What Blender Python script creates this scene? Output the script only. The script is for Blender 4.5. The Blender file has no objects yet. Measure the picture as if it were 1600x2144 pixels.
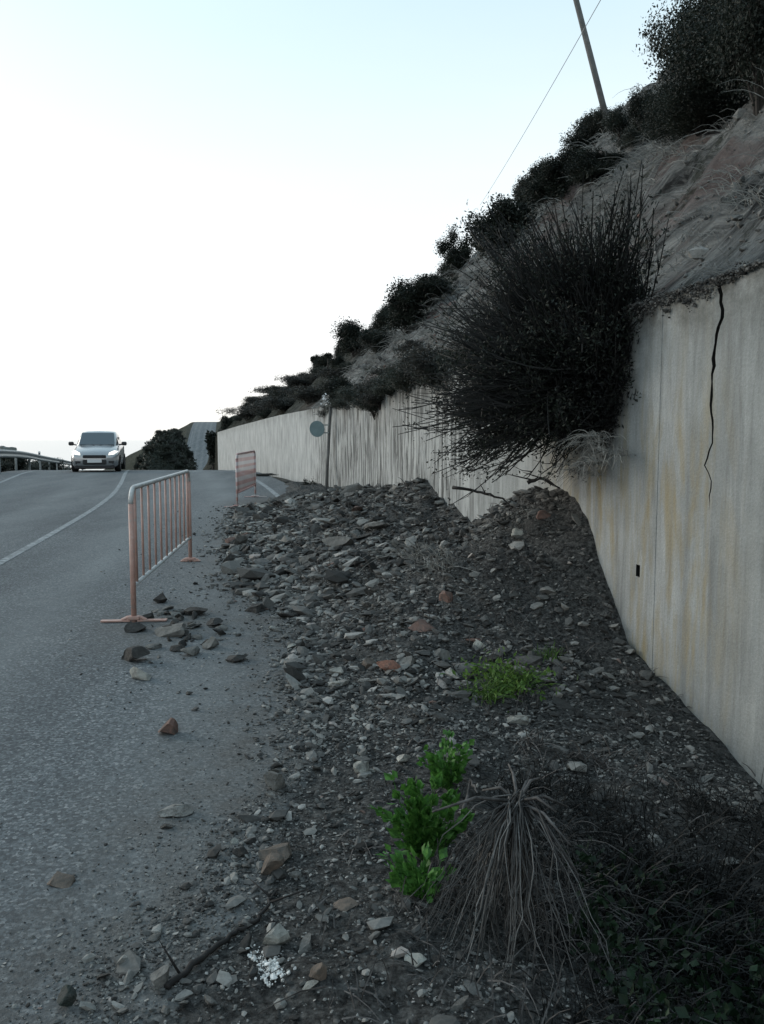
import bpy, math, random
import numpy as np
from mathutils import Vector, noise, Matrix
R = math.radians
random.seed(7); rng = np.random.default_rng(7)
S = bpy.context.scene
COL = S.collection
CAMZ = 1.6
F = 1700.0; PITCH = R(5.1)
cp, sp = math.cos(PITCH), math.sin(PITCH)

# ------------------------------------------------------------------ helpers
def tag(o, label=None, cat=None, group=None, kind=None):
    if label: o['label'] = label
    if cat: o['category'] = cat
    if group: o['group'] = group
    if kind: o['kind'] = kind
    return o
def empty(name, loc, rz=0.0):
    o = bpy.data.objects.new(name, None); COL.objects.link(o)
    o.location = loc; o.rotation_euler = (0, 0, rz); o.empty_display_size = .1
    return o
def mesh_np(name, V, Fc, mats, parent=None, smooth=False, midx=None, uv=None, attr=None):
    """V (n,3) array; Fc list of arrays (m,k) of equal face size"""
    me = bpy.data.meshes.new(name)
    V = np.asarray(V, dtype=np.float32)
    if not isinstance(Fc, list): Fc = [Fc]
    Fc = [np.asarray(f, dtype=np.int32) for f in Fc if len(f)]
    me.vertices.add(len(V)); me.vertices.foreach_set('co', V.ravel())
    loops = np.concatenate([f.ravel() for f in Fc])
    tot = np.concatenate([np.full(len(f), f.shape[1], dtype=np.int32) for f in Fc])
    start = np.concatenate([[0], np.cumsum(tot)[:-1]]).astype(np.int32)
    me.loops.add(len(loops)); me.loops.foreach_set('vertex_index', loops)
    me.polygons.add(len(tot)); me.polygons.foreach_set('loop_start', start)
    me.polygons.foreach_set('loop_total', tot)
    if midx is not None: me.polygons.foreach_set('material_index', np.asarray(midx, dtype=np.int32))
    me.polygons.foreach_set('use_smooth', np.full(len(tot), bool(smooth)))
    if uv is not None:
        l = me.uv_layers.new(name='UVMap')
        l.data.foreach_set('uv', np.asarray(uv, dtype=np.float32)[loops].ravel())
    if attr:
        for k, a in attr.items():
            at_ = me.attributes.new(k, 'FLOAT', 'POINT'); at_.data.foreach_set('value', np.asarray(a, dtype=np.float32))
    me.update(calc_edges=True); me.validate()
    if not isinstance(mats, (list, tuple)): mats = [mats]
    for m in mats: me.materials.append(m)
    o = bpy.data.objects.new(name, me); COL.objects.link(o)
    if parent: o.parent = parent
    return o
class MB:
    def __init__(s): s.v = []; s.f = []; s.m = []
    def add(s, vs, fs, mi=0):
        b = len(s.v); s.v += [tuple(v) for v in vs]
        for f in fs: s.f.append(tuple(i+b for i in f)); s.m.append(mi)
    def box(s, c, d, mi=0, rot=None, bev=0.0):
        x, y, z = d[0]/2, d[1]/2, d[2]/2
        if bev <= 0:
            vs = [(-x,-y,-z),(x,-y,-z),(x,y,-z),(-x,y,-z),(-x,-y,z),(x,-y,z),(x,y,z),(-x,y,z)]
            fs = [(0,3,2,1),(4,5,6,7),(0,1,5,4),(1,2,6,5),(2,3,7,6),(3,0,4,7)]
        else:
            b = min(bev, x*.9, y*.9, z*.9)
            vs = []; fs = []
            for (zz, q) in ((-z, b), (-z+b, 0), (z-b, 0), (z, b)):
                xx, yy = x-q, y-q; e = b
                vs += [(-xx+e*.6,-yy,zz),(xx-e*.6,-yy,zz),(xx,-yy+e*.6,zz),(xx,yy-e*.6,zz),(xx-e*.6,yy,zz),(-xx+e*.6,yy,zz),(-xx,yy-e*.6,zz),(-xx,-yy+e*.6,zz)]
            for k in range(3):
                for i in range(8):
                    j = (i+1) % 8
                    fs.append((k*8+i, k*8+j, k*8+8+j, k*8+8+i))
            fs.append(tuple(range(7,-1,-1))); fs.append(tuple(range(24,32)))
        vs = [Vector(v) for v in vs]
        if rot is not None: vs = [rot @ v for v in vs]
        s.add([(v.x+c[0], v.y+c[1], v.z+c[2]) for v in vs], fs, mi)
    def tube(s, pts, r, n=8, mi=0, cap=True):
        pts = [Vector(p) for p in pts]; k = len(pts)
        rs = r if isinstance(r, (list, tuple)) else [r]*k
        rings = []; prev = None
        for i, p in enumerate(pts):
            t = (pts[min(i+1, k-1)] - pts[max(i-1, 0)]).normalized()
            if prev is None:
                a = Vector((0,0,1)) if abs(t.z) < .9 else Vector((1,0,0))
                u = t.cross(a).normalized()
            else: u = (prev - t*prev.dot(t)).normalized()
            prev = u; w = t.cross(u)
            rings.append([p + (u*math.cos(2*math.pi*j/n) + w*math.sin(2*math.pi*j/n))*rs[i] for j in range(n)])
        vs = [v for rg in rings for v in rg]; fs = []
        for i in range(k-1):
            for j in range(n):
                fs.append((i*n+j, i*n+(j+1) % n, (i+1)*n+(j+1) % n, (i+1)*n+j))
        if cap: fs.append(tuple(range(n-1,-1,-1))); fs.append(tuple((k-1)*n+j for j in range(n)))
        s.add(vs, fs, mi)
    def build(s, name, mats, parent=None, smooth=False):
        me = bpy.data.meshes.new(name); me.from_pydata(s.v, [], s.f)
        if not isinstance(mats, (list, tuple)): mats = [mats]
        for m in mats: me.materials.append(m)
        me.polygons.foreach_set('material_index', s.m)
        me.polygons.foreach_set('use_smooth', [smooth]*len(s.f)); me.update()
        o = bpy.data.objects.new(name, me); COL.objects.link(o)
        if parent: o.parent = parent
        return o
def hermite(pts):
    xs = [p[0] for p in pts]; ys = [p[1] for p in pts]; n = len(xs)
    d = [(ys[i+1]-ys[i])/(xs[i+1]-xs[i]) for i in range(n-1)]
    m = [d[0]] + [0 if d[i-1]*d[i] <= 0 else 2*d[i-1]*d[i]/(d[i-1]+d[i]) for i in range(1, n-1)] + [d[-1]]
    def f(x):
        if x <= xs[0]: return ys[0]
        if x >= xs[-1]: return ys[-1]
        i = 0
        while xs[i+1] < x: i += 1
        h = xs[i+1]-xs[i]; t = (x-xs[i])/h
        return (ys[i]*(1+2*t)*(1-t)**2 + m[i]*h*t*(1-t)**2 + ys[i+1]*t*t*(3-2*t) + m[i+1]*h*t*t*(t-1))
    return f
def sst(a, b, x):
    t = max(0., min(1., (x-a)/(b-a))); return t*t*(3-2*t)
def fbm(x, y, z, oct=4): return noise.fractal(Vector((x, y, z)), 1.0, 2.0, oct)

# ------------------------------------------------------------------ the lie of the land
_mY = hermite([(-20,-.185),(13,-.185),(27,-.29),(62,-.29),(110,-.188),(420,-.188)])
_Ys = np.arange(-20, 460, .1); _sl = np.array([_mY(y) for y in _Ys]); _X = np.cumsum(_sl)*.1
_X += -4.7 - np.interp(10, _Ys, _X)
def Xc(Y): return float(np.interp(Y, _Ys, _X))
def mc(Y): return float(np.interp(Y, _Ys, _sl))
zr_rel = hermite([(-20,-1.62),(0,-1.57),(7,-1.52),(12,-1.485),(20,-1.385),(25,-1.27),(29.5,-1.20),(34,-1.285),(45,-1.76),(60,-2.45),(120,-5.6),(195,-9.6),(222,-9.9),(250,-6.0),(300,3.3),(335,7.0),(420,9.0)])
def zr(Y): return zr_rel(Y) + CAMZ
def qof(X, Y): return (X - Xc(Y))/math.sqrt(1+mc(Y)**2)
def xof(q, Y): return Xc(Y) + q*math.sqrt(1+mc(Y)**2)
WQ = 5.6; WTH = .34
wt_rel = hermite([(-20,.92),(28,.92),(40,.80),(57,.52),(75,.2)])
def wall_top(Y): return wt_rel(Y) + CAMZ
WEND = 57.5
crest_rel = hermite([(-20,7.7),(20,7.5),(24,7.0),(28,6.3),(35,5.7),(45,4.8),(60,4.3),(75,4.0),(112,3.0),(150,0),(200,-3),(300,6),(420,12)])
def hillz(q, Y):
    """ground level right of the wall"""
    base = wall_top(Y)-.06 if Y < WEND else (wall_top(WEND)-.06)*(1-sst(WEND,75,Y)) + (zr(Y)+.4)*sst(WEND,75,Y)
    cz = crest_rel(Y)+CAMZ; w = 6.05
    t = (q-(WQ+WTH))/w
    if t <= 1: z = base + (cz-base)*max(t, 0)
    else: z = cz + (q-(WQ+WTH)-w)*.28
    return z
def under(q, Y):
    """road and verge are buried (and broken away) under the slide"""
    if Y > 23: return 0.0
    l = qL(Y); return .75*sst(l+.05, l+.75, q)*(1-sst(17,22,Y))
def ground_z(q, Y):
    z0 = zr(Y)
    if q < -4.4:
        e = -q-4.4
        z = z0 - .03 - .05*min(e,1.2) - max(0, e-1.4)*.55
        if e > 2: z += 1.2*fbm(q*.08, Y*.08, 3)*min(1,(e-2)/6)
        return max(z, -44)
    if q <= 4.7: return z0-.03-under(q, Y)
    if q < WQ+.10 and Y < 75: return z0 - .03 - max(under(q, Y), .75*sst(4.7,5.1,q)*(1-sst(22,26,Y)) + .2*sst(4.7,5.1,q)*sst(22,26,Y))
    if q < WQ+.12 and Y >= 75: return z0 -.03 + .2*sst(4.7,5.6,q)
    z = hillz(q, Y); w = sst(WQ+WTH, WQ+WTH+1.0, q)
    aa, ccx = -Y*.86+q*.5, Y*.5+q*.86
    n = .20*(noise.ridged_multi_fractal(Vector((aa*.35, ccx*1.5, 3.3)), .9, 2.1, 4, 1.0, 2.0)-1.0) + .07*fbm(aa*1.1, ccx*5, 6.1, 3)
    n += .26*noise.ridged_multi_fractal(Vector((q*.55-Y*.35, Y*.5+q*.2, 1.7)), .8, 2.2, 6, 1.0, 2.0) - .3
    n += .35*fbm(q*.3, Y*.22, 9.1, 3) + .10*fbm(q*2.1, Y*1.7, 4.4, 3)
    far = 1+max(0, min(1,(q-16)/20))*2
    return z + n*w*far
Aw = hermite([(-5,-.22),(2,-.36),(4.1,-.37),(5,-.20),(5.7,.03),(6.1,.40),(6.5,.84),(7.0,1.06),(7.9,.93),(9.2,.50),(10.4,.60),(12,.80),(14,.68),(17,.36),(20,.14),(22,.0),(25,-.1)])
qL = hermite([(-3,2.3),(.5,2.35),(2.2,2.6),(2.72,2.87),(3.26,2.92),(3.75,3.1),(5.33,3.35),(7.3,3.3),(8.6,3.05),(10.2,2.98),(13,3.05),(17.4,3.3),(20,4.0),(24,4.7)])
def mound(q, Y):
    """height of the slide debris above the road"""
    l = qL(Y) + .18*fbm(Y*1.1, 2.2, .3, 3)
    t = (q-l)/(WQ-l)
    if t <= -.3: return -.05
    tt = max(t, 0); A = Aw(Y)
    core = A*tt**(1.75 if A > 0 else 1.2)
    skirt = .10*sst(0,.35,tt)*(1-.6*sst(.55,1,tt)) if Y < 23 else .05*sst(0,.3,tt)
    n = (.085*fbm(q*1.3, Y*1.3, 5.5, 3) + .05*fbm(q*4, Y*4, 1.1, 3))*sst(.0,.35,tt)
    n *= (.6 + .7*sst(5,8,Y))
    # hollow in the near verge, under the dead plant
    X = xof(q, Y); hol = -.16*math.exp(-(((X-1.05)/.45)**2 + ((Y-2.7)/.55)**2))
    edge = -.05*(1-sst(-.12,.06,t))
    return core + skirt + n + edge + hol
def H(X, Y):
    q = qof(X, Y)
    if -4.4 < q < WQ+.02 and Y < 24:
        z = max(zr(Y)-under(q, Y), zr(Y)+mound(q, Y)) if q < 4.7 else zr(Y)+mound(q, Y)
        return z
    if -4.4 <= q <= 4.7: return zr(Y)
    return ground_z(q, Y)
# ---- from a pixel of the photograph to a place on the ground
def ray(px, py):
    u, v = (px-800)/F, -(py-1072)/F
    return Vector((u, v*sp+cp, v*cp-sp))
def at(px, py, Y):
    d = ray(px, py); k = Y/d.y
    return Vector((d.x*k, Y, CAMZ+d.z*k))
def hit(px, py, y0=1.4, y1=30):
    d = ray(px, py); Y = y0; last = None
    while Y < y1:
        k = Y/d.y
        if CAMZ+d.z*k <= H(d.x*k, Y): break
        Y += max(.02, Y*.004)
    lo, hi = Y-max(.02, Y*.004), Y
    for _ in range(7):
        m_ = (lo+hi)/2; k = m_/d.y
        if CAMZ+d.z*k <= H(d.x*k, m_): hi = m_
        else: lo = m_
    Y = hi; k = Y/d.y
    return Vector((d.x*k, Y, H(d.x*k, Y)))
def wall_hit(px, py):
    d = ray(px, py); Y = 2.0
    while Y < 60:
        k = Y/d.y
        if qof(d.x*k, Y) >= WQ: break
        Y += .01
    return Y, CAMZ + d.z*Y/d.y
def hill_hit(px, py, y1=130):
    d = ray(px, py); Y = 3.0; best = (9, 3.0)
    while Y < y1:
        k = Y/d.y; X = d.x*k; q = qof(X, Y)
        if q > WQ+.2:
            e = (CAMZ+d.z*k - ground_z(q, Y))/Y
            if e <= 0: break
            if e < best[0]: best = (e, Y)
        elif q < -4: Y = y1
        Y += Y*.004
    if Y >= y1: Y = best[1]
    k = Y/d.y
    return Vector((d.x*k, Y, ground_z(qof(d.x*k, Y), Y)))

# ------------------------------------------------------------------ materials
def newmat(name, rough=.85, spec=.3):
    m = bpy.data.materials.new(name); m.use_nodes = True
    nt = m.node_tree; b = nt.nodes['Principled BSDF']
    b.inputs['Roughness'].default_value = rough; b.inputs['Specular IOR Level'].default_value = spec
    return m, nt, b
def nd(nt, typ, ins=None, **kw):
    n = nt.nodes.new(typ)
    for k, v in kw.items(): setattr(n, k, v)
    if ins:
        for k, v in ins.items():
            if hasattr(v, 'is_linked') or hasattr(v, 'links'): nt.links.new(v, n.inputs[k])
            else: n.inputs[k].default_value = v
    return n
def c4(c): return (c[0], c[1], c[2], 1.0)
def ramp(nt, fac, stops, interp='LINEAR'):
    n = nt.nodes.new('ShaderNodeValToRGB'); n.color_ramp.interpolation = interp
    el = n.color_ramp.elements
    while len(el) < len(stops): el.new(.5)
    for e, (p, c) in zip(el, stops): e.position = p; e.color = c4(c) if hasattr(c, '__len__') else (c, c, c, 1)
    nt.links.new(fac, n.inputs['Fac']); return n.outputs['Color']
def mix(nt, fac, a, b, mode='MIX'):
    n = nt.nodes.new('ShaderNodeMix'); n.data_type = 'RGBA'; n.blend_type = mode
    for sock, v in ((n.inputs[0], fac), (n.inputs[6], a), (n.inputs[7], b)):
        if hasattr(v, 'links'): nt.links.new(v, sock)
        elif hasattr(v, '__len__'): sock.default_value = c4(v)
        else: sock.default_value = v
    return n.outputs[2]
def noi(nt, vec, scale, detail=4, rough=.55, dist=0.0):
    n = nd(nt, 'ShaderNodeTexNoise', {'Vector': vec, 'Scale': scale, 'Detail': detail, 'Roughness': rough, 'Distortion': dist})
    return n.outputs['Fac']
def mapping(nt, vec, scale=(1,1,1), rot=(0,0,0), loc=(0,0,0)):
    return nd(nt, 'ShaderNodeMapping', {'Vector': vec, 'Scale': scale, 'Rotation': rot, 'Location': loc}).outputs['Vector']
def pos(nt): return nd(nt, 'ShaderNodeNewGeometry').outputs['Position']
def objco(nt): return nd(nt, 'ShaderNodeTexCoord').outputs['Object']
def bump(nt, b, h, strength=.5, dist=.02):
    n = nd(nt, 'ShaderNodeBump', {'Height': h, 'Strength': strength, 'Distance': dist})
    nt.links.new(n.outputs['Normal'], b.inputs['Normal'])
def plain(name, col, rough=.6, spec=.4, metal=0.0, var=.25, scale=8.0):
    m, nt, b = newmat(name, rough, spec); b.inputs['Metallic'].default_value = metal
    f = noi(nt, objco(nt), scale, 5)
    lo = tuple(c*(1-var) for c in col); hi = tuple(min(1, c*(1+var)) for c in col)
    nt.links.new(ramp(nt, f, [(.3, lo), (.7, hi)]), b.inputs['Base Color'])
    return m
M = {}
# asphalt, with dust trodden in along the debris
m, nt, b = newmat('asphalt', .82, .35); p = pos(nt)
sp1 = noi(nt, p, 95, 3, .7); vor = nd(nt, 'ShaderNodeTexVoronoi', {'Vector': p, 'Scale': 75}).outputs['Color']
vg = nd(nt, 'ShaderNodeSeparateColor', {'Color': vor}).outputs['Red']
base = ramp(nt, vg, [(0, (.042,.050,.055)), (.5, (.096,.111,.120)), (.85, (.170,.189,.198)), (1, (.30,.31,.312))])
base = mix(nt, ramp(nt, sp1, [(.40, 0), (.66, .75)]), base, (.042,.049,.054))
big = noi(nt, mapping(nt, p, (1.1,.12,1), (0,0,R(-11))), 1.2, 4)
base = mix(nt, 1.0, base, ramp(nt, big, [(.3, (.72,.74,.76)), (.7, (1.22,1.2,1.18))]), 'MULTIPLY')
trk = nd(nt, 'ShaderNodeAttribute', attribute_name='track').outputs['Fac']
tm_ = nd(nt, 'ShaderNodeMath', {0: trk, 1: ramp(nt, noi(nt, mapping(nt, p, (1.6,.25,1), (0,0,R(-11))), 1.0, 4), [(.3, .35), (.7, 1)])}, operation='MULTIPLY').outputs[0]
base = mix(nt, tm_, base, mix(nt, .5, base, (.20,.215,.215)))
pt_ = ramp(nt, noi(nt, p, .45, 5, .7), [(.5, 0), (.56, .5)]); base = mix(nt, pt_, base, mix(nt, 1.0, base, (.74,.76,.78), 'MULTIPLY'))
dust = nd(nt, 'ShaderNodeAttribute', attribute_name='dust').outputs['Fac']
dn = noi(nt, p, 5, 6, .65); 
dm = nd(nt, 'ShaderNodeMath', {0: dust, 1: ramp(nt, dn, [(.3, .35), (.65, 1.25)])}, operation='MULTIPLY', use_clamp=True).outputs[0]
dcol = ramp(nt, noi(nt, p, 60, 4, .75), [(.3, (.024,.023,.022)), (.52, (.078,.075,.070)), (.72, (.19,.183,.17))])
nt.links.new(mix(nt, dm, base, dcol), b.inputs['Base Color'])
bump(nt, b, noi(nt, p, 120, 3, .7), .55, .006)
M['asphalt'] = m
m, nt, b = newmat('road_paint', .7); p = pos(nt)
w = ramp(nt, noi(nt, p, 14, 6, .7), [(.42, (.115,.13,.137)), (.60, (.29,.31,.318)), (.85, (.46,.475,.48))])
nt.links.new(w, b.inputs['Base Color']); M['paint'] = m
# soil of the slide
m, nt, b = newmat('slide_soil', .95, .15); p = pos(nt)
c = ramp(nt, noi(nt, p, 34, 7, .72), [(.33, (.010,.0105,.0105)), (.46, (.062,.062,.060)), (.59, (.145,.144,.138)), (.75, (.27,.268,.255))])
c = mix(nt, ramp(nt, noi(nt, p, 1.6, 4), [(.5, 0), (.75, .5)]), c, (.024,.024,.024))
nt.links.new(c, b.inputs['Base Color']); bump(nt, b, noi(nt, p, 42, 7, .75), 1.0, .05); M['soil'] = m
# cut slope and ground
m, nt, b = newmat('hillside', .95, .15); p = pos(nt)
aa_ = nd(nt, 'ShaderNodeAttribute', attribute_name='aa').outputs['Fac']; cc_ = nd(nt, 'ShaderNodeAttribute', attribute_name='cc').outputs['Fac']
st = nd(nt, 'ShaderNodeCombineXYZ', {'X': aa_, 'Y': cc_}).outputs[0]
s1 = noi(nt, mapping(nt, st, (.9,3.4,1)), 1.7, 9, .74, .5)
c = ramp(nt, s1, [(.37, (.030,.031,.031)), (.45, (.17,.174,.17)), (.56, (.37,.375,.362)), (.70, (.58,.58,.56))])
red = ramp(nt, noi(nt, mapping(nt, st, (.35,1.1,1)), 1.1, 5, .65), [(.54, 0), (.64, .6)])
c = mix(nt, red, c, mix(nt, noi(nt, p, 9, 4), (.10,.055,.05), (.30,.20,.18)))
gm = ramp(nt, noi(nt, p, 1.9, 7, .75), [(.54, 0), (.62, .75)])
c = mix(nt, gm, c, (.026,.032,.017))
farm = nd(nt, 'ShaderNodeAttribute', attribute_name='scrub').outputs['Fac']
c = mix(nt, farm, c, ramp(nt, noi(nt, p, .9, 6, .7), [(.35, (.016,.020,.013)), (.65, (.045,.048,.032))]))
nt.links.new(c, b.inputs['Base Color'])
bump(nt, b, nd(nt, 'ShaderNodeMath', {0: noi(nt, mapping(nt, st, (1.2,5,1)), 3.0, 8, .78), 1: noi(nt, p, 26, 5, .7)}, operation='ADD').outputs[0], 1.0, .28)
M['hill'] = m
# wall concrete (UV = metres along, metres up)
m, nt, b = newmat('wall_concrete', .9, .2)
uv = nd(nt, 'ShaderNodeUVMap', uv_map='UVMap').outputs['UV']
n1 = noi(nt, mapping(nt, uv, (4.2,.42,1)), 2.2, 7, .66, .35); n2 = noi(nt, uv, 1.3, 6, .65); pal = nd(nt, 'ShaderNodeAttribute', attribute_name='pale').outputs['Fac']; n3 = noi(nt, mapping(nt, uv, (1,1,1)), 60, 4, .7)
c = ramp(nt, n2, [(.3, (.200,.214,.212)), (.7, (.325,.343,.337))])
c = mix(nt, pal, c, ramp(nt, n2, [(.3, (.40,.415,.41)), (.7, (.56,.57,.56))]))
c = mix(nt, ramp(nt, n1, [(.32, .55), (.52, .0)]), c, (.125,.130,.127))
c = mix(nt, ramp(nt, noi(nt, mapping(nt, uv, (9,.35,1), (0,0,0), (3,7,0)), 1.7, 4, .6), [(.54, 0), (.70, .3)]), c, (.40,.41,.40))
och = nd(nt, 'ShaderNodeAttribute', attribute_name='ochre').outputs['Fac']
om = nd(nt, 'ShaderNodeMath', {0: och, 1: ramp(nt, noi(nt, mapping(nt, uv, (3.4,.55,1), (0,0,0), (1,2,0)), 1.9, 6, .68, .4), [(.46, 0), (.66, .95)])}, operation='MULTIPLY').outputs[0]
c = mix(nt, om, c, (.27,.225,.13))
stn = nd(nt, 'ShaderNodeAttribute', attribute_name='stain').outputs['Fac']
sm = nd(nt, 'ShaderNodeMath', {0: stn, 1: ramp(nt, noi(nt, mapping(nt, uv, (3.0,.42,1), (0,0,0), (5,1,0)), 2.2, 7, .72, .5), [(.44, 0), (.58, .92)])}, operation='MULTIPLY').outputs[0]
c = mix(nt, sm, c, (.06,.062,.06))
dt = nd(nt, 'ShaderNodeAttribute', attribute_name='topdirt').outputs['Fac']
tm = nd(nt, 'ShaderNodeMath', {0: dt, 1: ramp(nt, noi(nt, uv, 4.2, 6, .7), [(.35, .1), (.62, 1)])}, operation='MULTIPLY').outputs[0]
c = mix(nt, tm, c, (.075,.076,.068))
c = mix(nt, .35, c, ramp(nt, n3, [(.3, (.55,.55,.55)), (.7, (1.3,1.3,1.3))]), 'MULTIPLY')
nt.links.new(c, b.inputs['Base Color']); bump(nt, b, nd(nt, 'ShaderNodeMath', {0: n3, 1: n1}, operation='ADD').outputs[0], .4, .012)
M['wall'] = m
M['crack'] = plain('crack_dark', (.012,.012,.011), .95, .1)  # near-black for the crack sides, weep hole lining and wall end
# stones: colour differs from stone to stone
def stone_mat(name, cols, vein=.35, scale=9):
    m, nt, b = newmat(name, .88, .25); oi = nd(nt, 'ShaderNodeObjectInfo')
    c = ramp(nt, oi.outputs['Random'], [(i/max(1, len(cols)-1), c) for i, c in enumerate(cols)])
    f = noi(nt, objco(nt), scale, 6, .65)
    c = mix(nt, 1.0, c, ramp(nt, f, [(.3, (1-vein,)*3), (.7, (1+vein,)*3)]), 'MULTIPLY')
    c = mix(nt, ramp(nt, noi(nt, pos(nt), 17, 6, .75), [(.46, 0), (.62, .7)]), c, (.075,.073,.068))
    nt.links.new(c, b.inputs['Base Color']); bump(nt, b, noi(nt, objco(nt), scale*4, 6, .7), .6, .02)
    return m
M['st_grey'] = stone_mat('grey_stone', [(.10,.10,.098), (.17,.17,.16), (.13,.125,.115), (.24,.235,.22)])
M['st_dark'] = stone_mat('dark_clod', [(.022,.021,.020), (.045,.042,.038), (.032,.032,.032)])
M['st_pale'] = stone_mat('pale_stone', [(.34,.335,.30), (.27,.265,.24), (.42,.41,.37)], .22)
M['st_red'] = stone_mat('reddish_stone', [(.15,.092,.075), (.18,.11,.09), (.13,.09,.078)], .3)
M['st_brick'] = stone_mat('brick_red', [(.27,.135,.095), (.23,.12,.09)], .25)
M['st_brown'] = stone_mat('brown_stone', [(.15,.115,.09), (.12,.10,.085)], .25)
M['st_green'] = stone_mat('dark_greenish_stone', [(.032,.042,.037), (.032,.042,.037)], .25)
def gravel_mat(name, stops):
    m, nt, b = newmat(name, .9, .2)
    g = nd(nt, 'ShaderNodeAttribute', attribute_name='tone').outputs['Fac']
    c = mix(nt, .5, ramp(nt, g, stops), ramp(nt, noi(nt, pos(nt), 70, 3), [(.3, (.6,)*3), (.7, (1.4,)*3)]), 'MULTIPLY')
    nt.links.new(c, b.inputs['Base Color']); return m
M['gravel'] = gravel_mat('gravel', [(0, (.021,.0208,.020)), (.3, (.067,.066,.063)), (.65, (.135,.132,.124)), (.9, (.21,.206,.192)), (.975, (.31,.30,.28)), (1, (.16,.10,.085))])
M['white_gravel'] = gravel_mat('white_crumbs', [(0, (.45,.45,.43)), (1, (.72,.72,.70))])
def leaf_mat(name, lo, hi, scale=3.0, trans=.15, rough=.6):
    m, nt, b = newmat(name, rough, .3)
    c = ramp(nt, noi(nt, pos(nt), scale, 4, .7), [(.33, lo), (.67, hi)])
    nt.links.new(c, b.inputs['Base Color'])
    if trans:
        t = nd(nt, 'ShaderNodeBsdfTranslucent', {'Color': c}); ms = nd(nt, 'ShaderNodeMixShader', {0: trans})
        nt.links.new(b.outputs[0], ms.inputs[1]); nt.links.new(t.outputs[0], ms.inputs[2])
        nt.links.new(ms.outputs[0], nt.nodes['Material Output'].inputs['Surface'])
    return m
M['leaf_dark'] = leaf_mat('dark_leaves', (.007,.010,.0075), (.022,.029,.020), 3)
M['leaf_grey'] = leaf_mat('grey_green_leaves', (.022,.027,.022), (.055,.063,.050), 2)
M['leaf_scrub'] = leaf_mat('brown_scrub', (.022,.023,.020), (.060,.060,.052), 2)
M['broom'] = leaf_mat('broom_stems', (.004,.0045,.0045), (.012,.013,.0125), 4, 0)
M['leaf_bright'] = leaf_mat('bright_green_leaves', (.024,.080,.016), (.095,.245,.045), 38, .25, .55)
M['leaf_grass'] = leaf_mat('grass_blades', (.04,.10,.018), (.13,.22,.045), 20, .25, .6)
M['leaf_cover'] = leaf_mat('low_dark_leaves', (.003,.007,.004), (.012,.034,.013), 12, .15)
M['dry'] = leaf_mat('dry_stalks', (.020,.019,.018), (.125,.117,.112), 18, 0, .8)
m, nt, b = newmat('dead_stalks', .8, .2)
tn = nd(nt, 'ShaderNodeAttribute', attribute_name='tone').outputs['Fac']
nt.links.new(mix(nt, 1.0, ramp(nt, tn, [(0, (.016,.0155,.015)), (.6, (.080,.078,.075)), (1, (.23,.225,.216))]), ramp(nt, noi(nt, pos(nt), 30, 4, .7), [(.3, (.6,)*3), (.7, (1.35,)*3)]), 'MULTIPLY'), b.inputs['Base Color']); M['dead'] = m
M['dry_pale'] = leaf_mat('pale_dry_stalks', (.12,.118,.11), (.33,.325,.30), 14, 0, .8)
M['bark'] = plain('bark', (.045,.04,.036), .9, .2, var=.4)
M['palewood'] = plain('bleached_wood', (.34,.33,.29), .85, .2, var=.25)
M['darkwood'] = plain('dark_wet_wood', (.022,.02,.019), .8, .3, var=.4)
M['polewood'] = plain('weathered_pole', (.13,.13,.125), .8, .3, var=.3, scale=5)
M['cable'] = plain('cable_sheath', (.34,.35,.36), .6)
M['galv'] = plain('galvanised', (.42,.43,.43), .45, .5, .55, .2, 14)
M['railmetal'] = plain('rail_steel', (.23,.25,.25), .5, .5, .4, .2, 6)
m, nt, b = newmat('faded_orange_paint', .5, .45)
c = ramp(nt, noi(nt, objco(nt), 11, 6, .7), [(.34, (.33,.27,.24)), (.48, (.43,.25,.205)), (.72, (.50,.36,.31))])
nt.links.new(c, b.inputs['Base Color']); M['orange'] = m
m, nt, b = newmat('pale_worn_paint', .45, .5)
c = ramp(nt, noi(nt, objco(nt), 9, 6, .7), [(.32, (.30,.22,.18)), (.46, (.42,.42,.41)), (.7, (.55,.56,.55))])
nt.links.new(c, b.inputs['Base Color']); M['worn'] = m
m, nt, b = newmat('red_white_paint', .5, .45); oc = objco(nt)
wv = nd(nt, 'ShaderNodeTexWave', {'Vector': mapping(nt, oc, (0,.5,1.0)), 'Scale': 1.9, 'Distortion': 5.0, 'Detail': 4}, bands_direction='Z').outputs['Fac']
nt.links.new(ramp(nt, wv, [(.3, (.42,.245,.225)), (.7, (.47,.42,.41))]), b.inputs['Base Color']); M['redwhite'] = m
M['signback'] = plain('sign_back', (.13,.19,.20), .5, .5, .2, .15, 5)
m, nt, b = newmat('car_paint', .25, .6); b.inputs['Metallic'].default_value = .55; b.inputs['Base Color'].default_value = (.66,.67,.68,1)
b.inputs['Coat Weight'].default_value = .6; M['carpaint'] = m; b.inputs['Base Color'].default_value = (.33,.335,.34,1)
m, nt, b = newmat('car_glass', .06, .8); b.inputs['Base Color'].default_value = (.055,.075,.085,1); M['glass'] = m
M['blacktrim'] = plain('black_trim', (.018,.018,.02), .5, .4)
M['tyre'] = plain('tyre_rubber', (.018,.018,.018), .85, .2)
M['rim'] = plain('alloy', (.4,.4,.41), .35, .5, .7, .1)
m, nt, b = newmat('headlight_glass', .1, .7); b.inputs['Base Color'].default_value = (.62,.65,.68,1); b.inputs['Metallic'].default_value = .2; b.inputs['Emission Color'].default_value = (1,.90,.76,1); b.inputs['Emission Strength'].default_value = .55; M['lamp'] = m
M['plate'] = plain('plate_white', (.62,.62,.62), .5, var=.06)
m, nt, b = newmat('sea', .14, .6); b.inputs['Base Color'].default_value = (.30,.36,.38,1)
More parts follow.
